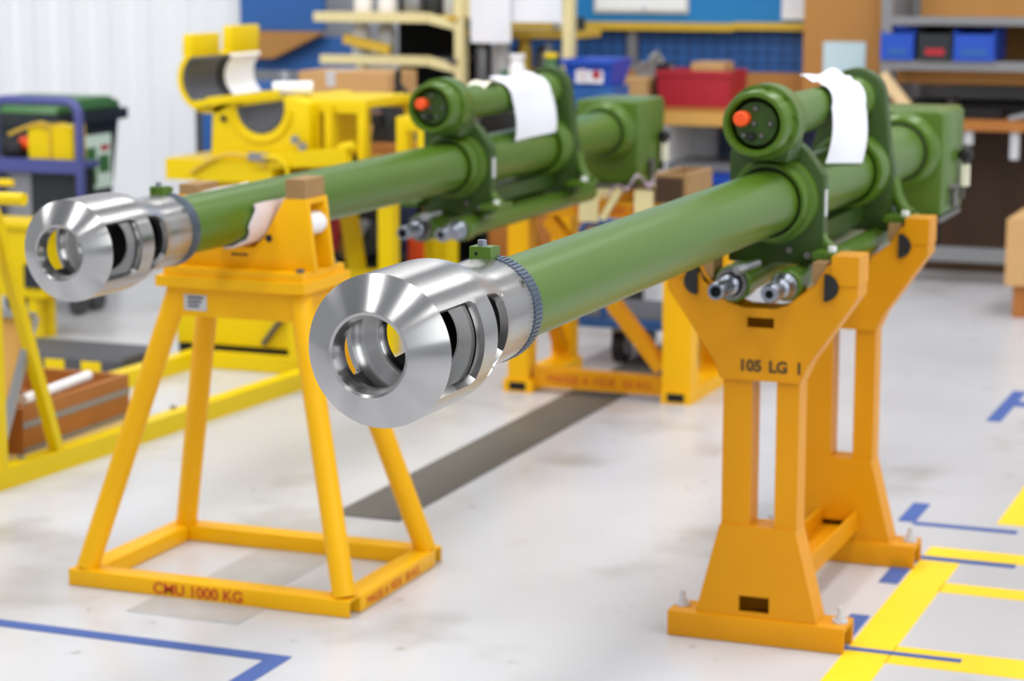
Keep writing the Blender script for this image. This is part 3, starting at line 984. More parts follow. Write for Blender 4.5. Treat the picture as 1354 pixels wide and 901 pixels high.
cr = crate('wooden_crate', -4.03, -3.675, 5.40, 5.985, 0.050, 0.185, 0.02, 'wood', 'open reddish wooden crate with a grey strap on the skid', 'crate')
MB().box(-3.6752, -3.672, 5.40, 5.985, 0.125, 0.143).build('strap', 'grey_metal', cr)
MB().box(-3.6752, -3.672, 5.40, 5.985, 0.052, 0.066).build('strap', 'grey_metal', cr)
MB().box(-4.01, -3.695, 5.70, 5.715, 0.07, 0.17).build('divider', 'wood', cr)
tag(MB().cone((-3.70, 5.44, 0.2015), (-3.73, 5.84, 0.2015), 0.016, n=24).build('plastic_tube', 'white_plastic'), 'white plastic tube lying on the rim of the wooden crate', 'tube')
hz = thing('floor_ramp', (-4.8, 6.9, 0), 'dark floor ramp with yellow hazard marks behind the crate', 'ramp')
MB().prism([(6.72, 0.0), (7.02, 0.0), (7.02, 0.072), (6.74, 0.072), (6.722, 0.062)], -5.6, -4.16, axis='x').build('ramp_plate', 'dark_grey', hz)
for k in range(9):
    MB().bar((-5.52 + 0.15 * k, 6.7205, 0.038), (-5.44 + 0.15 * k, 6.7205, 0.038), 0.004, 0.042).build('hazard_mark', 'lemon', hz)

# lemon tool cabinet behind the skid, at the left edge
s = thing('tool_cabinet', (-5.05, 7.45, 0), 'lemon yellow low cabinet behind the left muzzle brake', 'cabinet')
MB().box(-5.30, -4.85, 7.3, 7.45, 0.17, 0.44).bevel(0.006).build('body', 'lemon', s)
MB().box(-5.32, -4.83, 7.285, 7.465, 0.44, 0.462).bevel(0.005).build('top', 'lemon', s)
MB().box(-4.93, -4.86, 7.290, 7.305, 0.21, 0.30).bevel(0.006).build('black_box', 'bin_black', s)
for sx in (-5.25, -4.91):
    for sy in (7.33, 7.42):
        MB().box(sx - 0.02, sx + 0.02, sy - 0.02, sy + 0.02, 0.0, 0.17).build('leg', 'lemon', s)
MB().tube([(-5.25, 7.40, 0.46), (-5.25, 7.40, 0.57), (-5.22, 7.40, 0.60), (-5.04, 7.40, 0.60)], 0.014).build('push_bar', 'lemon', s)

# blue tubular cart with a yellow machine
s = thing('tube_cart', (-5.25, 7.95, 0), 'violet blue tubular cart carrying yellow machine in front of the wheelie bin', 'cart')


def rrect(x0, x1, z0, z1, y, r, n=5):
    out = []
    for cx_, cz_, a0 in ((x1 - r, z1 - r, 0), (x0 + r, z1 - r, 90), (x0 + r, z0 + r, 180), (x1 - r, z0 + r, 270)):
        for i in range(n + 1):
            a = math.radians(a0 + 90 * i / n)
            out.append((cx_ + r * math.cos(a), y, cz_ + r * math.sin(a)))
    return out


MB().tube(rrect(-5.46, -5.05, 0.20, 0.885, 7.90, 0.06), 0.020, 12, closed=True).build('end_frame', 'blue_frame', s)
for z in (0.62, 0.20):
    sh = MB().box(-5.45, -5.06, 7.90, 8.06, z - 0.012, z + 0.012)
    sh.box(-5.46, -5.05, 7.88, 7.915, z - 0.03, z + 0.025)
    sh.bevel(0.004).build('shelf', 'blue_frame', s)
MB().box(-5.30, -5.08, 7.93, 8.05, 0.215, 0.60).bevel(0.008).build('black_case', 'bin_black', s)
MB().box(-5.44, -5.31, 7.93, 8.02, 0.215, 0.58).bevel(0.006).build('grey_case', 'grey_metal', s)
for sx in (-5.40, -5.09):
    for sy in (7.92, 8.05):
        c = MB().bar((sx, sy, 0.19), (sx, sy, 0.10), 0.04, 0.04, upv=(0, 1, 0)).build('caster', 'grey_metal', s)
        MB().cone((sx - 0.018, sy, 0.052), (sx + 0.018, sy, 0.052), 0.052, n=28).build('caster_wheel', 'dark_grey', c)
s = thing('yellow_machine', (-5.25, 7.98, 0.632), 'yellow hydraulic machine with hose on the blue tubular cart', 'machine')
MB().box(-5.32, -5.11, 7.935, 8.04, 0.640, 0.780).bevel(0.008).build('housing', 'lemon', s)
MB().box(-5.215, -5.205, 7.927, 8.045, 0.638, 0.787).build('band', 'mustard', s)
MB().cone((-5.38, 7.98, 0.70), (-5.32, 7.98, 0.70), 0.030, n=24).build('pump', 'orange', s)
MB().cone((-5.44, 7.96, 0.667), (-5.36, 7.96, 0.675), 0.035, n=24).build('motor', 'black', s)
MB().tube([(-5.41 + 0.18 * math.sin(t), 7.93, 0.705 + 0.085 * math.sin(t * 1.0 + 0.4)) for t in [i * 0.15 for i in range(14)]], 0.008, 8).build('hose', 'mustard', s)

# wheelie bin
s = thing('wheelie_bin', (-5.70, 8.68, 0), 'black wheelie bin with dark green lid against white cladding', 'bin')
bd = MB()
v = []
for z, hx, hy in ((0.06, 0.16, 0.20), (0.74, 0.215, 0.255)):
    v.append([bd.bm.verts.new((-5.715 + sx * hx, 8.68 + sy * hy, z)) for sx, sy in ((-1, -1), (1, -1), (1, 1), (-1, 1))])
bd._poly(v[0][::-1]); bd._poly(v[1])
for i in range(4):
    bd._poly([v[0][i], v[0][(i + 1) % 4], v[1][(i + 1) % 4], v[1][i]])
bd.bevel(0.02, 3).build('body', 'bin_black', s)
MB().box(-5.95, -5.47, 8.40, 8.97, 0.735, 0.785).bevel(0.015, 3).build('rim', 'bin_black', s)
ld = MB().prism([(8.405, 0.785), (8.95, 0.785), (8.93, 0.82), (8.85, 0.845), (8.52, 0.845), (8.43, 0.825)], -5.94, -5.49, axis='x')
ld.bevel(0.012, 3).build('lid', 'bin_green', s)
lb = MB().prism([(8.60, 0.43), (8.86, 0.43), (8.86, 0.675), (8.60, 0.675)], -5.503, -5.496, axis='x').build('label', 'label_green', s)
for q in ((8.61, 8.73, 0.45, 0.62), (8.75, 8.84, 0.50, 0.58)):
    MB().box(-5.496, -5.4945, q[0], q[1], q[2], q[3]).build('green_patch', 'bin_green', lb)
MB().box(-5.496, -5.4945, 8.77, 8.84, 0.60, 0.625).build('red_patch', 'red_bin', lb)
for sx in (-5.88, -5.55):
    MB().cone((sx - 0.03, 8.86, 0.09), (sx + 0.03, 8.86, 0.09), 0.09, n=28).build('wheel', 'black', s)


# ------------------------------------------------------------------ lemon clamp fixture
def clamp():
    s = thing('clamp_fixture', (-3.95, 7.75, 0), 'lemon yellow pipe clamp fixture with open half-round lid behind left barrel', 'fixture')
    MB().box(-4.385, -3.93, 7.45, 8.1, 0.635, 0.715).bevel(0.006).build('base_beam', 'lemon', s)
    MB().box(-4.25, -3.45, 7.50, 8.1, 0.60, 0.655).bevel(0.006).build('base_beam', 'lemon', s)
    xc, zc, R, r = -4.00, 0.915, 0.128, 0.098
    body = [(-4.215, 0.715), (-4.205, 0.90), (-4.235, 0.945), (xc - R, 0.945)] + [(xc - r, 0.955)] + arc(xc, zc, r, 180, 360, 24) + [(xc + r, 0.955), (xc + R, 0.955), (-3.80, 0.935), (-3.80, 0.715)]
    b = MB().prism(body, 7.50, 7.98).bevel(0.004)
    bo = b.build('lower_saddle', 'lemon', s)
    MB().lathe((xc, 0, zc), [(r + 0.001, 7.497), (r - 0.012, 7.497), (r - 0.012, 7.975), (r + 0.001, 7.975)], 32, closed=True, a0=math.pi, a1=2 * math.pi).build('liner', 'dark_grey', bo)
    MB().lathe((xc, 0, zc), [(R - 0.008, 7.49), (R + 0.004, 7.49), (R + 0.004, 7.502), (R - 0.008, 7.502)], 32, closed=True, a0=math.pi * 1.02, a1=1.98 * math.pi).build('rim', 'lemon', bo)
    # open lid, hinged at the left
    xl, zl = -4.225, 1.013
    a0, a1 = math.radians(130), math.radians(318)
    l = MB().lathe((xl, 0, zl), [(0.108, 7.50), (0.128, 7.50), (0.128, 8.04), (0.108, 8.04)], 40, closed=True, a0=a0, a1=a1)
    lo = l.build('lid', 'lemon', s)
    MB().lathe((xl, 0, zl), [(0.096, 7.505), (0.109, 7.505), (0.109, 7.76), (0.096, 7.76)], 40, closed=True, a0=a0, a1=a1).build('liner', 'dark_grey', lo)
    MB().lathe((xl, 0, zl), [(0.090, 7.75), (0.109, 7.75), (0.109, 7.80), (0.090, 7.80)], 40, closed=True, a0=a0, a1=a1).build('liner_seam', 'black', lo)
    MB().lathe((xl, 0, zl), [(0.096, 7.80), (0.109, 7.80), (0.109, 8.05), (0.096, 8.05)], 40, closed=True, a0=a0, a1=a1).build('white_liner', 'white_plastic', lo)
    for y0, y1, dz in ((7.51, 7.73, 0.0), (7.82, 8.05, 0.022)):
        MB().prism([(xl - 0.098, zl + 0.082), (xl - 0.070, zl + 0.084), (xl - 0.066, zl + 0.168 + dz), (xl - 0.105, zl + 0.168 + dz), (xl - 0.112, zl + 0.09)], y0, y1).bevel(0.004).build('lid_flange', 'lemon', lo)
    MB().bar((-4.28, 7.50, 0.918), (-3.93, 7.50, 0.968), 0.05, 0.026, upv=(0, 0, 1)).bevel(0.004).build('hinge_flange', 'lemon', s)
    MB().cone((-4.155, 7.499, 0.868), (-4.155, 7.490, 0.868), 0.012, n=16).build('pivot_hole', 'black', bo)
    # frames on the right
    for x0, x1, y, z1 in ((-3.83, -3.60, 7.56, 0.945), (-3.49, -3.375, 7.60, 0.885)):
        f = MB()
        hole = [(x0 + 0.045, 0.70), (x1 - 0.03, 0.70), (x1 - 0.03, z1 - 0.05), (x0 + 0.045, z1 - 0.05)]
        f.prism([(x0, 0.64), (x1, 0.64), (x1, z1), (x0, z1)], y, y + 0.03, holes=[hole])
        f.prism([(x0, 0.64), (x1, 0.64), (x1, z1), (x0, z1)], y + 0.42, y + 0.45, holes=[hole])
        f.box(x0, x1, y + 0.03, y + 0.42, z1 - 0.03, z1)
        f.bevel(0.003).build('side_frame', 'lemon', s)
    MB().box(-3.755, -3.725, 7.54, 7.60, 0.66, 0.93).bevel(0.004).build('stiffener', 'lemon', s)
    MB().bar((-4.02, 7.47, 0.715), (-3.62, 7.47, 0.745), 0.05, 0.06).bevel(0.005).build('cross_arm', 'lemon', s)
    MB().tube([(-3.67, 7.47, 0.66), (-3.67, 7.47, 0.74), (-3.65, 7.47, 0.775), (-3.60, 7.47, 0.785)], 0.018).build('hook', 'lemon', s)
    for p_ in ((-3.84, 7.475, 0.80), (-3.81, 7.475, 0.775)):
        MB().cone(p_, (p_[0], 7.46, p_[2]), 0.016, n=16).build('bolt', 'grey_metal', s)
    MB().bar((-4.02, 7.44, 0.735), (-3.94, 7.44, 0.735), 0.02, 0.028).build('latch', 'grey_metal', s)
    MB().tube([(-4.27 + 0.010 * t, 7.44, 0.665 + 0.075 * math.sin(t / 30 * math.pi * 0.8)) for t in range(0, 34, 2)], 0.008, 8).build('hose', 'mustard', s)
    MB().tube([(-3.96, 7.435, 0.735), (-3.90, 7.43, 0.735), (-3.86, 7.43, 0.71), (-3.85, 7.43, 0.65)], 0.008, 8).build('hose', 'lemon', s)
    # legs and lower frame
    for x in (-4.30, -3.50):
        for y in (7.55, 8.05):
            MB().box(x - 0.03, x + 0.03, y - 0.03, y + 0.03, 0.0, 0.60).bevel(0.004).build('leg', 'lemon', s)
    MB().box(-4.16, -3.63, 7.12, 7.16, 0.075, 0.33).bevel(0.004).build('lower_panel', 'lemon', s)
    MB().bar((-3.80, 7.11, 0.09), (-3.68, 7.11, 0.24), 0.014, 0.02, upv=(0, 1, 0)).build('stay_rod', 'dark_grey', s)
    MB().box(-4.16, -3.63, 7.13, 7.30, 0.001, 0.075).build('gap_shade_block', 'deep', s)  # near-black block stands in for the shaded gap below the panel
    MB().bar((-3.84, 8.0, 0.18), (-3.9, 8.0, 0.60), 0.06, 0.05, upv=(0, 1, 0)).build('slanted_leg', 'lemon', s)
    MB().box(-3.60, -3.48, 8.10, 8.16, 0.10, 0.60).bevel(0.004).build('leg_panel', 'lemon', s)
    MB().bar((-4.2, 7.66, 0.245), (-3.62, 7.9, 0.245), 0.05, 0.05).build('lower_rail', 'lemon', s)
    return s


clamp()
tag(MB().lathe((0, 0, 0), [(0.0, 0), (0.024, 0.002), (0.026, 0.006), (0.026, 0.15), (0.0, 0.152)], 24).build('nylon_bar', 'white_plastic'), 'white nylon bar lying across the lemon clamp fixture', 'bar')
nb = bpy.data.objects['nylon_bar']
nb.rotation_euler = (0, 0, math.radians(-60))
nb.location = (-3.905, 7.58, 0.957)
s = thing('hydraulic_motor', (-3.93, 8.3, 0.0), 'dark motor unit under the farther barrel behind the trestle', 'motor')
MB().cone((-3.98, 8.25, 0.30), (-3.86, 8.25, 0.34), 0.075, n=32).build('housing', 'bin_black', s)
MB().box(-4.05, -3.80, 8.2, 8.45, 0.0, 0.25).bevel(0.01).build('plinth', 'deep', s)
MB().cone((-3.93, 8.17, 0.38), (-3.93, 8.24, 0.38), 0.035, n=24).build('end_cap', 'grey_metal', s)
MB().cone((-3.98, 8.19, 0.30), (-3.98, 8.23, 0.30), 0.045, n=24).build('flange', 'wood_brown', s)
s = thing('cream_canister', (-4.10, 8.15, 0.0), 'cream canister with red valve under the farther barrel', 'canister')
MB().lathe((0, 0, 0), [(0, 0), (0.06, 0), (0.065, 0.01), (0.065, 0.30), (0.05, 0.34), (0.03, 0.36), (0, 0.36)], 32).build('body', 'cream', s, origin=(0, 0, 0))
s.children[0].data.transform(Matrix.Rotation(math.radians(90), 4, 'X'))
s.children[0].location = (0, 0, 0)
MB().bar((-4.015, 8.12, 0.30), (-3.99, 8.12, 0.43), 0.035, 0.03, upv=(0, 1, 0)).build('red_valve', 'red_bin', s)
tag(MB().cone((-3.69, 8.25, 0.0), (-3.69, 8.25, 0.345), 0.045, n=32).cone((-3.69, 8.25, 0.345), (-3.69, 8.25, 0.36), 0.025, n=24).build('red_cylinder', 'orange'), 'orange red gas cylinder below the farther gun\'s chrome rods', 'cylinder')
tag(MB().box(-3.55, -3.10, 8.65, 9.1, 0.18, 0.46).bevel(0.004).build('storage_box', 'wood'), 'brown box below the farther gun beside the breech stand', 'box')
tag(MB().box(-3.74, -3.02, 8.6, 9.12, 0.0, 0.18).bevel(0.004).build('pallet', 'deep'), 'dark pallet carrying the brown box below the farther gun', 'pallet')

# ------------------------------------------------------------------ workbench with vice and carton
s = thing('workbench', (-4.3, 9.1, 0), 'workbench behind the clamp fixture carrying the carton and vice', 'workbench')
MB().box(-4.62, -3.80, 8.45, 9.5, 0.655, 0.70).bevel(0.004).build('worktop', 'wood', s)
for x in (-4.57, -3.86):
    for y in (8.5, 9.44):
        MB().box(x - 0.03, x + 0.03, y - 0.03, y + 0.03, 0.0, 0.655).build('leg', 'navy', s)
MB().box(-4.53, -3.90, 8.53, 9.4, 0.12, 0.64).build('drawer_block', 'deep', s)
s = thing('carton', (-4.38, 9.1, 0.70), 'brown taped carton on the workbench under the cream rack', 'box')
MB().box(-4.605, -4.165, 9.0, 9.3, 0.701, 0.965).bevel(0.003).build('body', 'carton', s)
MB().box(-4.47, -4.425, 8.998, 9.3, 0.90, 0.967).build('tape', 'light_grey', s)
s = thing('bench_vice', (-4.0, 8.62, 0.70), 'black bench vice with blue jaw beside lemon frames', 'vice')
MB().lathe((-3.98, 8.62, 0), [(0, 0)] + [(0.0, 0.0)], 4)
MB().prism([(-4.05, 0.7), (-3.93, 0.7), (-3.95, 0.76), (-3.93, 0.80), (-3.95, 0.90), (-3.99, 0.90), (-4.0, 0.82), (-4.04, 0.77)], 8.56, 8.68).bevel(0.006).build('body', 'bin_black', s)
MB().box(-4.085, -3.99, 8.53, 8.66, 0.775, 0.815).bevel(0.006).build('front_jaw', 'black', s)
MB().box(-4.06, -3.99, 8.55, 8.65, 0.828, 0.885).bevel(0.008).build('blue_jaw', 'navy', s)
MB().cone((-3.95, 8.62, 0.90), (-3.945, 8.62, 1.0), 0.014, n=16).cone((-3.96, 8.62, 0.96), (-3.86, 8.62, 0.86), 0.01, n=12).build('screw_handle', 'black', s)
s = thing('grey_tool', (-3.88, 8.7, 0.70), 'grey angled tool lying right of the bench vice', 'tool')
MB().bar((-3.915, 8.65, 0.80), (-3.81, 8.65, 0.76), 0.03, 0.05).build('arm', 'dark_grey', s)
MB().box(-3.92, -3.83, 8.62, 8.72, 0.701, 0.75).bevel(0.005).build('base', 'dark_grey', s)
tag(MB().box(-3.93, -3.79, 8.85, 9.05, 0.701, 0.875).bevel(0.003).build('carton', 'carton'), 'small tan carton behind the bench vice', 'box')
tag(MB().box(-3.98, -3.80, 8.86, 9.06, 0.876, 0.906).bevel(0.004).build('parts_tray', 'light_grey'), 'pale grey tray on the small tan carton', 'tray')


# ------------------------------------------------------------------ cream rack
def cream_rack():
    s = thing('cream_rack', (-4.45, 9.75, 0), 'cream enamelled rack with two deep shelf rails behind the carton', 'rack')
    for z0, z1, x0 in ((1.165, 1.21, -4.82), (0.968, 1.01, -4.79)):
        MB().box(x0, -4.24, 9.58, 9.64, z0, z1).bevel(0.004).build('shelf_rail', 'cream', s)
        MB().bar((-4.25, 9.61, (z0 + z1) / 2), (-4.11, 9.70, (z0 + z1) / 2 - 0.045), 0.045, 0.045).build('rail_elbow', 'cream', s)
        MB().box(x0, -4.12, 9.64, 10.05, z0 + 0.01, z0 + 0.03).build('shelf_panel', 'mustard' if z0 > 1.1 else 'dark_grey', s)
    MB().box(-4.135, -4.09, 9.66, 9.72, 0.0, 1.7).bevel(0.003).build('upright', 'cream', s)
    MB().box(-3.60, -3.555, 9.66, 9.72, 0.0, 1.7).bevel(0.003).build('upright', 'cream', s)
    MB().box(-4.80, -4.76, 10.0, 10.05, 0.0, 1.7).bevel(0.003).build('upright', 'cream', s)
    MB().box(-4.09, -3.60, 9.67, 9.70, 1.19, 1.36).bevel(0.003).build('top_panel', 'cream', s)
    MB().box(-4.11, -3.57, 9.76, 10.1, 1.095, 1.13).bevel(0.003).build('shelf_panel', 'mustard', s)
    MB().box(-4.11, -3.57, 9.76, 10.1, 0.86, 0.89).bevel(0.003).build('shelf_panel', 'dark_grey', s)
    MB().box(-4.60, -4.12, 10.06, 10.08, 0.72, 1.60).build('back_panel', 'deep', s)  # near-black panel stands in for the shade inside the rack
    MB().bar((-4.70, 9.66, 1.085), (-4.46, 9.66, 1.035), 0.03, 0.045).build('slanted_bar', 'mustard', s)
    return s


cream_rack()


def bottle(name, x, y, z, r, h, m, label, capm=None, neck=0.4, cat='bottle', grp=None):
    s = thing(name, (x, y, z), label, cat, grp)
    prof = [(0, 0), (r * 0.95, 0), (r, h * 0.03), (r, h * 0.72), (r * 0.85, h * 0.80), (r * neck, h * 0.87), (r * neck, h * 0.93), (0, h * 0.93)]
    o = MB().lathe((0, 0, 0), prof, 28).build('body', m, s, origin=(0, 0, 0))
    o.data.transform(Matrix.Rotation(math.radians(90), 4, 'X'))
    o.location = (0, 0, 0)
    o2 = MB().lathe((0, 0, 0), [(0, h * 0.92), (r * neck * 1.25, h * 0.92), (r * neck * 1.25, h), (0, h)], 20).build('cap', capm or m, s, origin=(0, 0, 0))
    o2.data.transform(Matrix.Rotation(math.radians(90), 4, 'X'))
    o2.location = (0, 0, 0)
    return s


bottle('white_jug', -4.655, 9.75, 0.998, 0.045, 0.165, 'white_plastic', 'white jug on lower cream shelf, left of the two', neck=0.6, cat='jug', grp='white jugs on the cream rack')
bottle('white_jug', -4.520, 9.75, 0.998, 0.045, 0.165, 'light_grey', 'greyish white jug on lower cream shelf, right of the two', neck=0.6, cat='jug', grp='white jugs on the cream rack')
bottle('white_jug', -4.640, 9.75, 1.195, 0.045, 0.20, 'white_plastic', 'white jug on upper cream shelf, left of the two', neck=0.6, cat='jug', grp='white jugs on the cream rack')
bottle('white_jug', -4.515, 9.75, 1.195, 0.045, 0.20, 'white_plastic', 'white jug on upper cream shelf, right of the two', neck=0.6, cat='jug', grp='white jugs on the cream rack')
bottle('grey_can', -4.39, 9.78, 1.195, 0.05, 0.17, 'grey_metal', 'grey can on the upper cream shelf beside dark can', neck=0.8, cat='can')
bottle('dark_can', -4.29, 9.78, 1.195, 0.045, 0.16, 'bin_black', 'dark can on the upper cream shelf near its end', neck=0.8, cat='can')
bottle('silver_can', -4.20, 9.80, 1.195, 0.045, 0.16, 'light_grey', 'silver can at the right end of the upper cream shelf', neck=0.8, cat='can')
bottle('grey_bottle', -3.99, 9.85, 0.89, 0.035, 0.19, 'light_grey', 'light grey bottle on the rack between cream uprights, leftmost', cat='bottle')
bottle('yellow_bottle', -3.855, 9.85, 0.89, 0.032, 0.20, 'mustard', 'mustard bottle on the rack below the hanging sheets', neck=0.8, cat='bottle')
bottle('dark_bottle', -3.775, 9.86, 0.89, 0.035, 0.17, 'dark_grey', 'dark grey bottle right of the mustard bottle', cat='bottle')
bottle('silver_bottle', -3.655, 9.85, 0.89, 0.036, 0.19, 'grey_metal', 'silver bottle on the rack next to the right cream upright', cat='bottle')
bottle('dark_bottle', -3.93, 9.98, 0.89, 0.035, 0.18, 'bin_black', 'black bottle behind the mustard bottle', cat='bottle')
bottle('white_bottle', -3.945, 9.80, 0.89, 0.030, 0.22, 'light_grey', 'tall pale bottle between the left grey bottle and the mustard one')
bottle('steel_flask', -3.715, 9.79, 0.89, 0.030, 0.18, 'grey_metal', 'steel flask between the dark grey and silver bottles', cat='flask')
bottle('pale_flask', -4.055, 9.80, 0.89, 0.028, 0.20, 'grey_metal', 'grey metal flask right beside the left cream upright', cat='flask')
bottle('small_jar', -3.70, 9.88, 1.13, 0.03, 0.06, 'light_grey', 'small grey jar on mustard shelf behind the hanging sheets', neck=0.8, cat='jar')
bottle('small_jar', -3.60, 9.88, 1.13, 0.03, 0.06, 'bin_black', 'small black jar on mustard shelf beside right cream upright', neck=0.8, cat='jar')
bottle('small_jar', -4.02, 9.88, 1.13, 0.03, 0.06, 'grey_metal', 'small metal jar on mustard shelf beside left cream upright', neck=0.8, cat='jar')
for x0, x1, z0, z1, y, lab in ((-4.045, -3.845, 1.075, 1.60, 9.64, 'long white sheet hanging from the cream rack, left one'), (-3.86, -3.60, 1.17, 1.60, 9.652, 'short white sheet hanging from the cream rack, right one')):
    g = [[(x0 + (x1 - x0) * u / 6, y + 0.006 * math.sin(u + k), z1 + (z0 - z1) * k / 8) for u in range(7)] for k in range(9)]
    tag(MB().sheet(g, 0.001).build('hanging_sheet', 'paper'), lab, 'paper', 'white sheets hanging on the cream rack')

# ------------------------------------------------------------------ blue end of the back wall
struct('trim_17', MB().box(-5.655, -5.18, 10.40, 10.44, 1.09, 3.0), 'blue')
tag(MB().prism([(-5.60, 1.085), (-5.16, 1.085), (-5.16, 1.07), (-5.42, 0.95), (-5.60, 0.95)], 10.30, 10.38).build('brown_bracket_board', 'board'), 'brown slanted board under the blue wall panel behind clamp lid', 'board')
tag(MB().box(-5.58, -5.0, 10.40, 10.44, 0.0, 1.06).build('blue_partition', 'blue'), 'blue partition behind the clamp fixture\'s open lid', 'partition')
s = thing('radiator', (-5.38, 10.32, 0), 'pale grey ribbed radiator on the blue partition', 'radiator')
MB().box(-5.56, -5.10, 10.34, 10.38, 0.70, 0.885).build('panel', 'light_grey', s)
for k in range(13):
    if k == 5:
        continue
    MB().box(-5.55 + 0.034 * k, -5.53 + 0.034 * k, 10.325, 10.34, 0.70, 0.885).build('rib', 'grey_metal', s)
s = thing('blue_locker', (-5.35, 9.7, 0), 'blue locker with dark side beside the white cladding', 'locker')
MB().box(-5.38, -4.95, 9.5, 9.95, 0.0, 0.86).bevel(0.004).build('body', 'blue', s)
MB().box(-5.42, -5.38, 9.5, 9.95, 0.0, 0.90).bevel(0.003).build('side_post', 'dark_grey', s)
MB().box(-5.33, -5.0, 9.49, 9.5, 0.05, 0.62).build('door', 'navy', s)

# ------------------------------------------------------------------ back bench and pegboard
s = thing('long_bench', (-3.45, 10.55, 0), 'long brown-topped bench along the blue pegboard wall', 'workbench')
MB().box(-4.3, -2.62, 10.18, 10.85, 0.715, 0.765).bevel(0.004).build('worktop', 'wood', s)
MB().box(-4.3, -2.62, 10.172, 10.182, 0.68, 0.745).build('edge_strip', 'tan_board', s)
MB().box(-4.3, -2.62, 10.80, 10.85, 0.765, 0.90).build('backboard', 'board', s)
MB().box(-3.30, -3.27, 10.2, 10.8, 0.0, 0.715).build('leg_panel', 'white_plastic', s)
MB().box(-3.27, -3.12, 10.6, 10.62, 0.35, 0.715).build('cabinet_back', 'light_grey', s)
MB().box(-3.27, -2.62, 10.2, 10.8, 0.465, 0.50).build('lower_shelf', 'grey_metal', s)
MB().box(-3.12, -2.62, 10.55, 10.60, 0.50, 0.715).build('inner_panel', 'navy', s)
MB().box(-4.28, -3.31, 10.3, 10.8, 0.0, 0.70).build('drawer_block', 'deep', s)
tag(MB().box(-3.18, -2.70, 10.22, 10.55, 0.40, 0.462).bevel(0.006).build('blue_tray', 'blue_bin'), 'bright blue tray slung under the long bench shelf', 'tray')
tag(MB().box(-3.25, -2.64, 10.25, 10.7, 0.0, 0.36).bevel(0.006).build('steel_chest', 'grey_metal'), 'grey steel chest on the floor under the long bench', 'chest')
s = thing('pegboard', (-3.5, 10.90, 0.85), 'dark blue perforated tool board behind the red bin', 'pegboard')
MB().box(-4.35, -2.74, 10.88, 10.90, 0.86, 1.12).build('panel', 'blue', s)
for k in range(24):
    MB().box(-4.33 + 0.068 * k, -4.326 + 0.068 * k, 10.876, 10.88, 0.87, 1.11).build('groove', 'navy', s)
for k in range(5):
    MB().box(-4.35, -2.74, 10.876, 10.88, 0.89 + 0.05 * k, 0.893 + 0.05 * k).build('groove', 'navy', s)
struct('trim_18', MB().box(-4.40, -2.74, 10.88, 10.92, 1.12, 2.6), 'blue_bright')
struct('trim_19', MB().box(-4.40, -3.13, 10.80, 10.88, 1.10, 1.138), 'mustard')
struct('trim_20', MB().box(-3.13, -2.70, 10.80, 10.88, 1.108, 1.144), 'mustard')
s = thing('whiteboard', (-3.62, 10.86, 1.18), 'white notice board on the bright blue wall panel', 'board')
MB().box(-3.88, -3.38, 10.865, 10.88, 1.183, 1.75).bevel(0.004).build('panel', 'light_grey', s)
MB().box(-3.865, -3.395, 10.860, 10.866, 1.20, 1.735).build('face', 'wall_white', s)
MB().lathe((-3.61, 0, 1.205), [(0, 10.852), (0.012, 10.852), (0.012, 10.861), (0, 10.861)], 20).build('magnet', 'light_grey', s)
tag(MB().box(-2.90, -2.76, 10.862, 10.866, 1.16, 1.7).build('poster', 'paper'), 'pale lilac poster at the blue panel\'s right end', 'poster')
struct('trim_21', MB().box(-3.69, -3.64, 10.84, 10.876, 0.77, 1.10), 'grey_metal')
tag(MB().prism([(-3.74, 0.766), (-3.52, 0.766), (-3.515, 0.80), (-3.745, 0.80)], 10.40, 10.6).build('dark_tray', 'bin_black'), 'black tray on the long bench behind the tan carton', 'tray')


def open_bin(name, x0, x1, y0, y1, z0, z1, t, m, label, cat='bin', flare=0.02, group=None):
    s = thing(name, ((x0 + x1) / 2, (y0 + y1) / 2, z0), label, cat, group)
    mb = MB()
    lo = [(x0 + flare, y0 + flare), (x1 - flare, y0 + flare), (x1 - flare, y1 - flare), (x0 + flare, y1 - flare)]
    hi = [(x0, y0), (x1, y0), (x1, y1), (x0, y1)]
    ins = lambda P, d: [(P[0][0] + d, P[0][1] + d), (P[1][0] - d, P[1][1] + d), (P[2][0] - d, P[2][1] - d), (P[3][0] + d, P[3][1] - d)]
    R = []
    for P, z in ((lo, z0), (hi, z1), (ins(hi, t), z1), (ins(lo, t), z0 + t)):
        R.append([mb.bm.verts.new((a, b, z)) for a, b in P])
    mb._poly(R[0][::-1]); mb._poly(R[3])
    for A, B in zip(R[:-1], R[1:]):
        for i in range(4):
            j = (i + 1) % 4
            mb._poly([A[i], A[j], B[j], B[i]])
    mb.bevel(0.003).build('tub', m, s)
    MB().box(x0 - 0.006, x1 + 0.006, y0 - 0.008, y0 + 0.002, z1 - 0.022, z1 + 0.002).bevel(0.002).build('rim', m, s)
    return s


rb_ = open_bin('red_bin', -3.325, -2.965, 10.2, 10.5, 0.766, 0.935, 0.008, 'red_bin', 'red plastic bin on the long bench', flare=0.008)
tag(MB().box(-3.17, -3.01, 10.25, 10.42, 0.80, 0.972).bevel(0.006).build('tan_packet', 'carton'), 'tan packet sticking out of the red bin', 'packet')
bb_ = open_bin('blue_bin', -3.535, -3.290, 9.48, 9.74, 0.895, 1.015, 0.008, 'blue_bin', 'blue bin with pink and white label behind the farther gun', flare=0.03)
lo_ = MB().box(-3.475, -3.345, 9.492, 9.497, 0.910, 0.985).build('label', 'paper', bb_)
MB().lathe((-3.44, 0, 0.948), [(0, 9.489), (0.026, 9.489), (0.026, 9.492), (0, 9.492)], 20).build('pink_mark', 'cloth', lo_)
MB().lathe((-3.375, 0, 0.948), [(0, 9.489), (0.020, 9.489), (0.020, 9.492), (0, 9.492)], 20).build('pink_mark', 'red_bin', lo_)
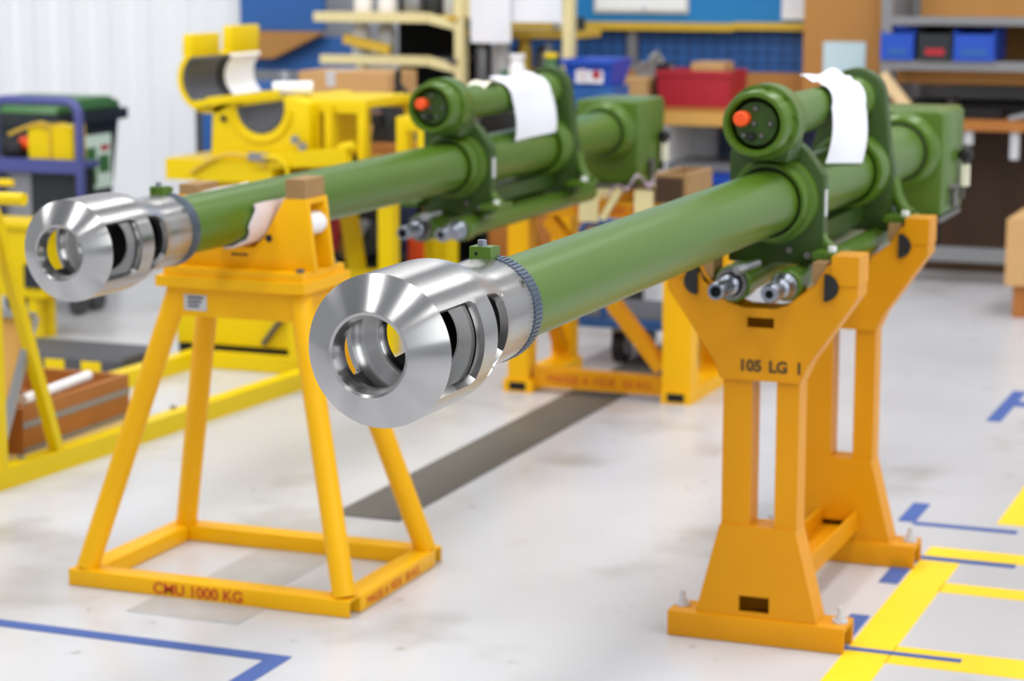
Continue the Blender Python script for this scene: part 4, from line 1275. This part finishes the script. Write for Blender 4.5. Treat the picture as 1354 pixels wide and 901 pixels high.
tag(MB().box(-3.53, -3.30, 9.50, 9.72, 0.0, 0.894).bevel(0.004).build('pedestal_box', 'blue'), 'blue pedestal under the blue bin with the pink and white label', 'box')
tag(MB().box(-3.60, -3.37, 10.19, 10.38, 0.766, 0.895).bevel(0.004).build('carton', 'carton'), 'tan carton on the long bench between blue and red bins', 'box')
tag(MB().box(-3.365, -3.335, 10.3, 10.5, 0.766, 0.96).bevel(0.004).build('black_case', 'bin_black'), 'black upright case left of the red bin', 'case')
g = [[(-3.52 + 0.03 * u, 10.45 + 0.01 * k, 0.92 + 0.10 * math.sin(math.pi * u / 7) * (0.7 + 0.3 * math.sin(u * 2 + k)) - 0.004 * k * k) for u in range(8)] for k in range(6)]
tag(MB().sheet(g, 0.004).build('plastic_bag', 'light_grey'), 'crumpled grey plastic bag between the blue bin and red bin', 'bag')
bottle('spray_bottle', -3.66, 9.25, 0.80, 0.038, 0.245, 'white_plastic', 'white spray bottle behind the farther gun\'s paper sheet', neck=0.75)
bottle('capped_bottle', -3.52, 9.3, 0.80, 0.03, 0.25, 'bin_green', 'green bottle with yellow cap behind the farther gun', capm='lemon', neck=0.8)
bottle('green_bottle', -3.735, 9.3, 0.80, 0.03, 0.17, 'bin_green', 'green bottle left of the white spray bottle', neck=0.6)
tag(MB().box(-3.79, -3.45, 9.15, 9.45, 0.0, 0.80).bevel(0.005).build('side_cabinet', 'bin_black'), 'dark low cabinet carrying the spray bottle', 'cabinet')

# ------------------------------------------------------------------ brown partition and right-hand rack
tag(MB().box(-2.725, -2.345, 10.62, 10.66, 0, 2.3).build('brown_partition', 'board'), 'tall brown hardboard partition left of the shelving', 'partition')
tag(MB().box(-2.345, -2.30, 10.56, 10.66, 0, 2.3).bevel(0.003).build('timber_post', 'wood_brown'), 'pale timber post at the partition\'s right edge', 'post')
tag(MB().box(-2.625, -2.42, 10.612, 10.618, 0.82, 1.065).build('pale_sheet', 'pale_blue'), 'pale blue sheet pinned on the brown partition', 'paper')


def right_rack():
    s = thing('shelving_rack', (-1.5, 10.5, 0), 'grey steel shelving with brown boards at the right', 'rack')
    for x in (-2.22, -0.75):
        for y in (10.18, 10.85):
            MB().box(x - 0.025, x + 0.02, y - 0.02, y + 0.02, 0.0, 2.2).bevel(0.002).build('upright', 'grey_metal', s)
    for z0, z1 in ((1.165, 1.20), (0.962, 1.005)):
        MB().box(-2.20, -0.77, 10.16, 10.19, z0, z1).bevel(0.003).build('shelf_beam', 'grey_metal', s)
        MB().box(-2.20, -0.77, 10.19, 10.85, z0, z0 + 0.02).build('shelf', 'grey_metal', s)
    MB().box(-2.24, -0.74, 10.10, 10.85, 0.70, 0.745).bevel(0.004).build('worktop', 'wood', s)
    MB().box(-2.20, -0.77, 10.80, 10.84, 0.86, 2.2).build('back_panel', 'board', s)
    MB().box(-2.20, -0.77, 10.30, 10.34, 0.895, 0.962).build('rail_board', 'board', s)
    MB().box(-2.20, -0.77, 10.16, 10.20, 0.10, 0.165).bevel(0.003).build('bottom_rail', 'grey_metal', s)
    MB().box(-2.20, -0.77, 10.55, 10.60, 0.0, 0.70).build('lower_panel', 'dark_wood', s)
    MB().box(-2.20, -0.77, 10.35, 10.80, 0.745, 0.80).build('tray_back', 'deep', s)
    MB().box(-1.99, -1.96, 10.18, 10.21, 0.165, 0.70).build('mid_post', 'deep', s)
    return s


right_rack()
for x0, x1, m, lab in ((-2.245, -2.095, 'blue_bin', 'blue shelf bin at the left end of the grey shelving'), (-2.075, -1.925, 'bin_black', 'black shelf bin with red label between the blue bins'), (-1.915, -1.735, 'blue_bin', 'blue shelf bin right of the black one')):
    s = thing('shelf_bin', ((x0 + x1) / 2, 10.3, 1.005), lab, 'bin', 'open-fronted bins on the grey shelving')
    b = MB().prism([(10.14, 1.006), (10.45, 1.006), (10.45, 1.15), (10.20, 1.15), (10.145, 1.13)], x0, x0 + 0.006, axis='x')
    b.prism([(10.14, 1.006), (10.45, 1.006), (10.45, 1.15), (10.20, 1.15), (10.145, 1.13)], x1 - 0.006, x1, axis='x')
    b.box(x0 + 0.006, x1 - 0.006, 10.14, 10.45, 1.006, 1.012).box(x0 + 0.006, x1 - 0.006, 10.444, 10.45, 1.012, 1.15).box(x0 + 0.006, x1 - 0.006, 10.14, 10.146, 1.012, 1.125)
    b.build('tub', m, s)
    MB().box(x0 + 0.035, x1 - 0.03, 10.136, 10.140, 1.03, 1.06).build('label_holder', 'red_bin' if m == 'bin_black' else 'blue', s)
    if m == 'bin_black':
        MB().box(x0 + 0.02, x1 - 0.02, 10.25, 10.40, 1.013, 1.11).bevel(0.008).build('red_content', 'red_bin', s)
tag(MB().bar((-2.232, 10.13, 0.94), (-2.085, 10.12, 0.765), 0.05, 0.035, upv=(0, 1, 0)).build('plank', 'wood_pale'), 'pale timber lath leaning on the right-hand worktop', 'plank')
tag(MB().prism([(-2.245, 0.746), (-2.09, 0.746), (-2.235, 0.93)], 10.20, 10.22).build('board_offcut', 'board'), 'triangular brown board behind the leaning lath', 'board')
s = thing('bench_tool', (-1.95, 10.3, 0.745), 'dark metal tool on the right-hand worktop', 'tool')
MB().box(-2.02, -1.70, 10.2, 10.32, 0.746, 0.79).bevel(0.008).build('body', 'deep', s)
MB().cone((-1.93, 10.18, 0.79), (-1.93, 10.30, 0.82), 0.025, n=20).build('knob', 'steel_dull', s)
tag(MB().bar((-1.66, 10.14, 0.755), (-1.48, 10.2, 0.80), 0.03, 0.02).build('metal_bar', 'grey_metal'), 'grey metal bar lying on the right-hand worktop', 'bar')
for x, z0, z1, lab in ((-1.83, 0.635, 0.70, 'short pale tag hanging under right-hand worktop, near the gun breech'), (-1.625, 0.575, 0.70, 'long pale tag hanging under right-hand worktop at frame edge')):
    tag(MB().box(x - 0.02, x + 0.02, 10.12, 10.128, z0, z1).build('hanging_tag', 'light_grey'), lab, 'tag')
tag(MB().box(-1.505, -1.10, 9.25, 9.7, 0.135, 0.41).bevel(0.004).build('carton', 'carton'), 'tan carton at the right edge, on dark crate', 'box')
tag(MB().box(-1.475, -1.10, 9.28, 9.7, 0.0, 0.135).bevel(0.004).build('base_crate', 'wood'), 'reddish crate under the tan carton at the right edge', 'crate')

# ------------------------------------------------------------------ platform trolley and things on the far stand
s = thing('platform_trolley', (-2.62, 8.0, 0), 'blue platform trolley with casters behind the breech stand', 'trolley')
MB().box(-2.80, -2.25, 7.62, 8.1, 0.140, 0.172).bevel(0.012, 3).build('rim', 'blue', s)
MB().box(-2.775, -2.275, 7.645, 8.075, 0.172, 0.177).build('deck', 'dark_grey', s)
for x in (-2.64, -2.38):
    for y in (7.72, 8.01):
        c = MB().box(x - 0.03, x + 0.03, y - 0.03, y + 0.03, 0.085, 0.135)
        c.prism([(y - 0.025, 0.135), (y + 0.025, 0.135), (y + 0.012, 0.05), (y - 0.012, 0.05)], x - 0.03, x - 0.024, axis='x')
        c.prism([(y - 0.025, 0.135), (y + 0.025, 0.135), (y + 0.012, 0.05), (y - 0.012, 0.05)], x + 0.024, x + 0.03, axis='x')
        co = c.build('caster', 'grey_metal', s)
        MB().cone((x - 0.02, y, 0.062), (x + 0.02, y, 0.062), 0.062, n=32).build('caster_wheel', 'black', co)
        MB().cone((x - 0.022, y, 0.062), (x + 0.022, y, 0.062), 0.03, n=24).build('wheel_hub', 'light_grey', co)
MB().tube([(-2.78, 7.66, 0.17), (-2.78, 7.66, 0.49), (-2.75, 7.66, 0.52), (-2.32, 7.66, 0.52), (-2.29, 7.66, 0.49), (-2.29, 7.66, 0.17)], 0.016).build('push_handle', 'blue', s)
MB().cone((-2.69, 7.66, 0.175), (-2.69, 7.66, 0.52), 0.014, n=16).build('handle_stay', 'blue', s)
s = crate('small_crate', -2.292, -2.178, 7.03, 7.30, 0.6715, 0.770, 0.016, 'wood_brown', 'small wooden crate on the breech stand, right end', 'crate')
MB().box(-2.288, -2.196, 7.026, 7.030, 0.676, 0.758).build('dark_end', 'dark_wood', s)
g = []
for i in range(9):
    row = []
    for j in range(12):
        u, v = j / 11, i / 8
        x = -2.455 + 0.155 * u
        z = 0.722 + 0.035 * abs(math.sin(7 * u + 2 * v)) * (0.4 + 0.6 * u) + 0.012 * math.sin(11 * u + 5 * v)
        if u < 0.45:
            z -= 0.035 * (0.45 - u) / 0.45
        row.append((x, 7.02 + 0.16 * v + 0.008 * math.sin(9 * u), z))
    g.append(row)
tag(MB().sheet(g, 0.004).build('cloth_rag', 'rag'), 'mauve grey rag lying on the breech stand beside the small crate', 'rag')
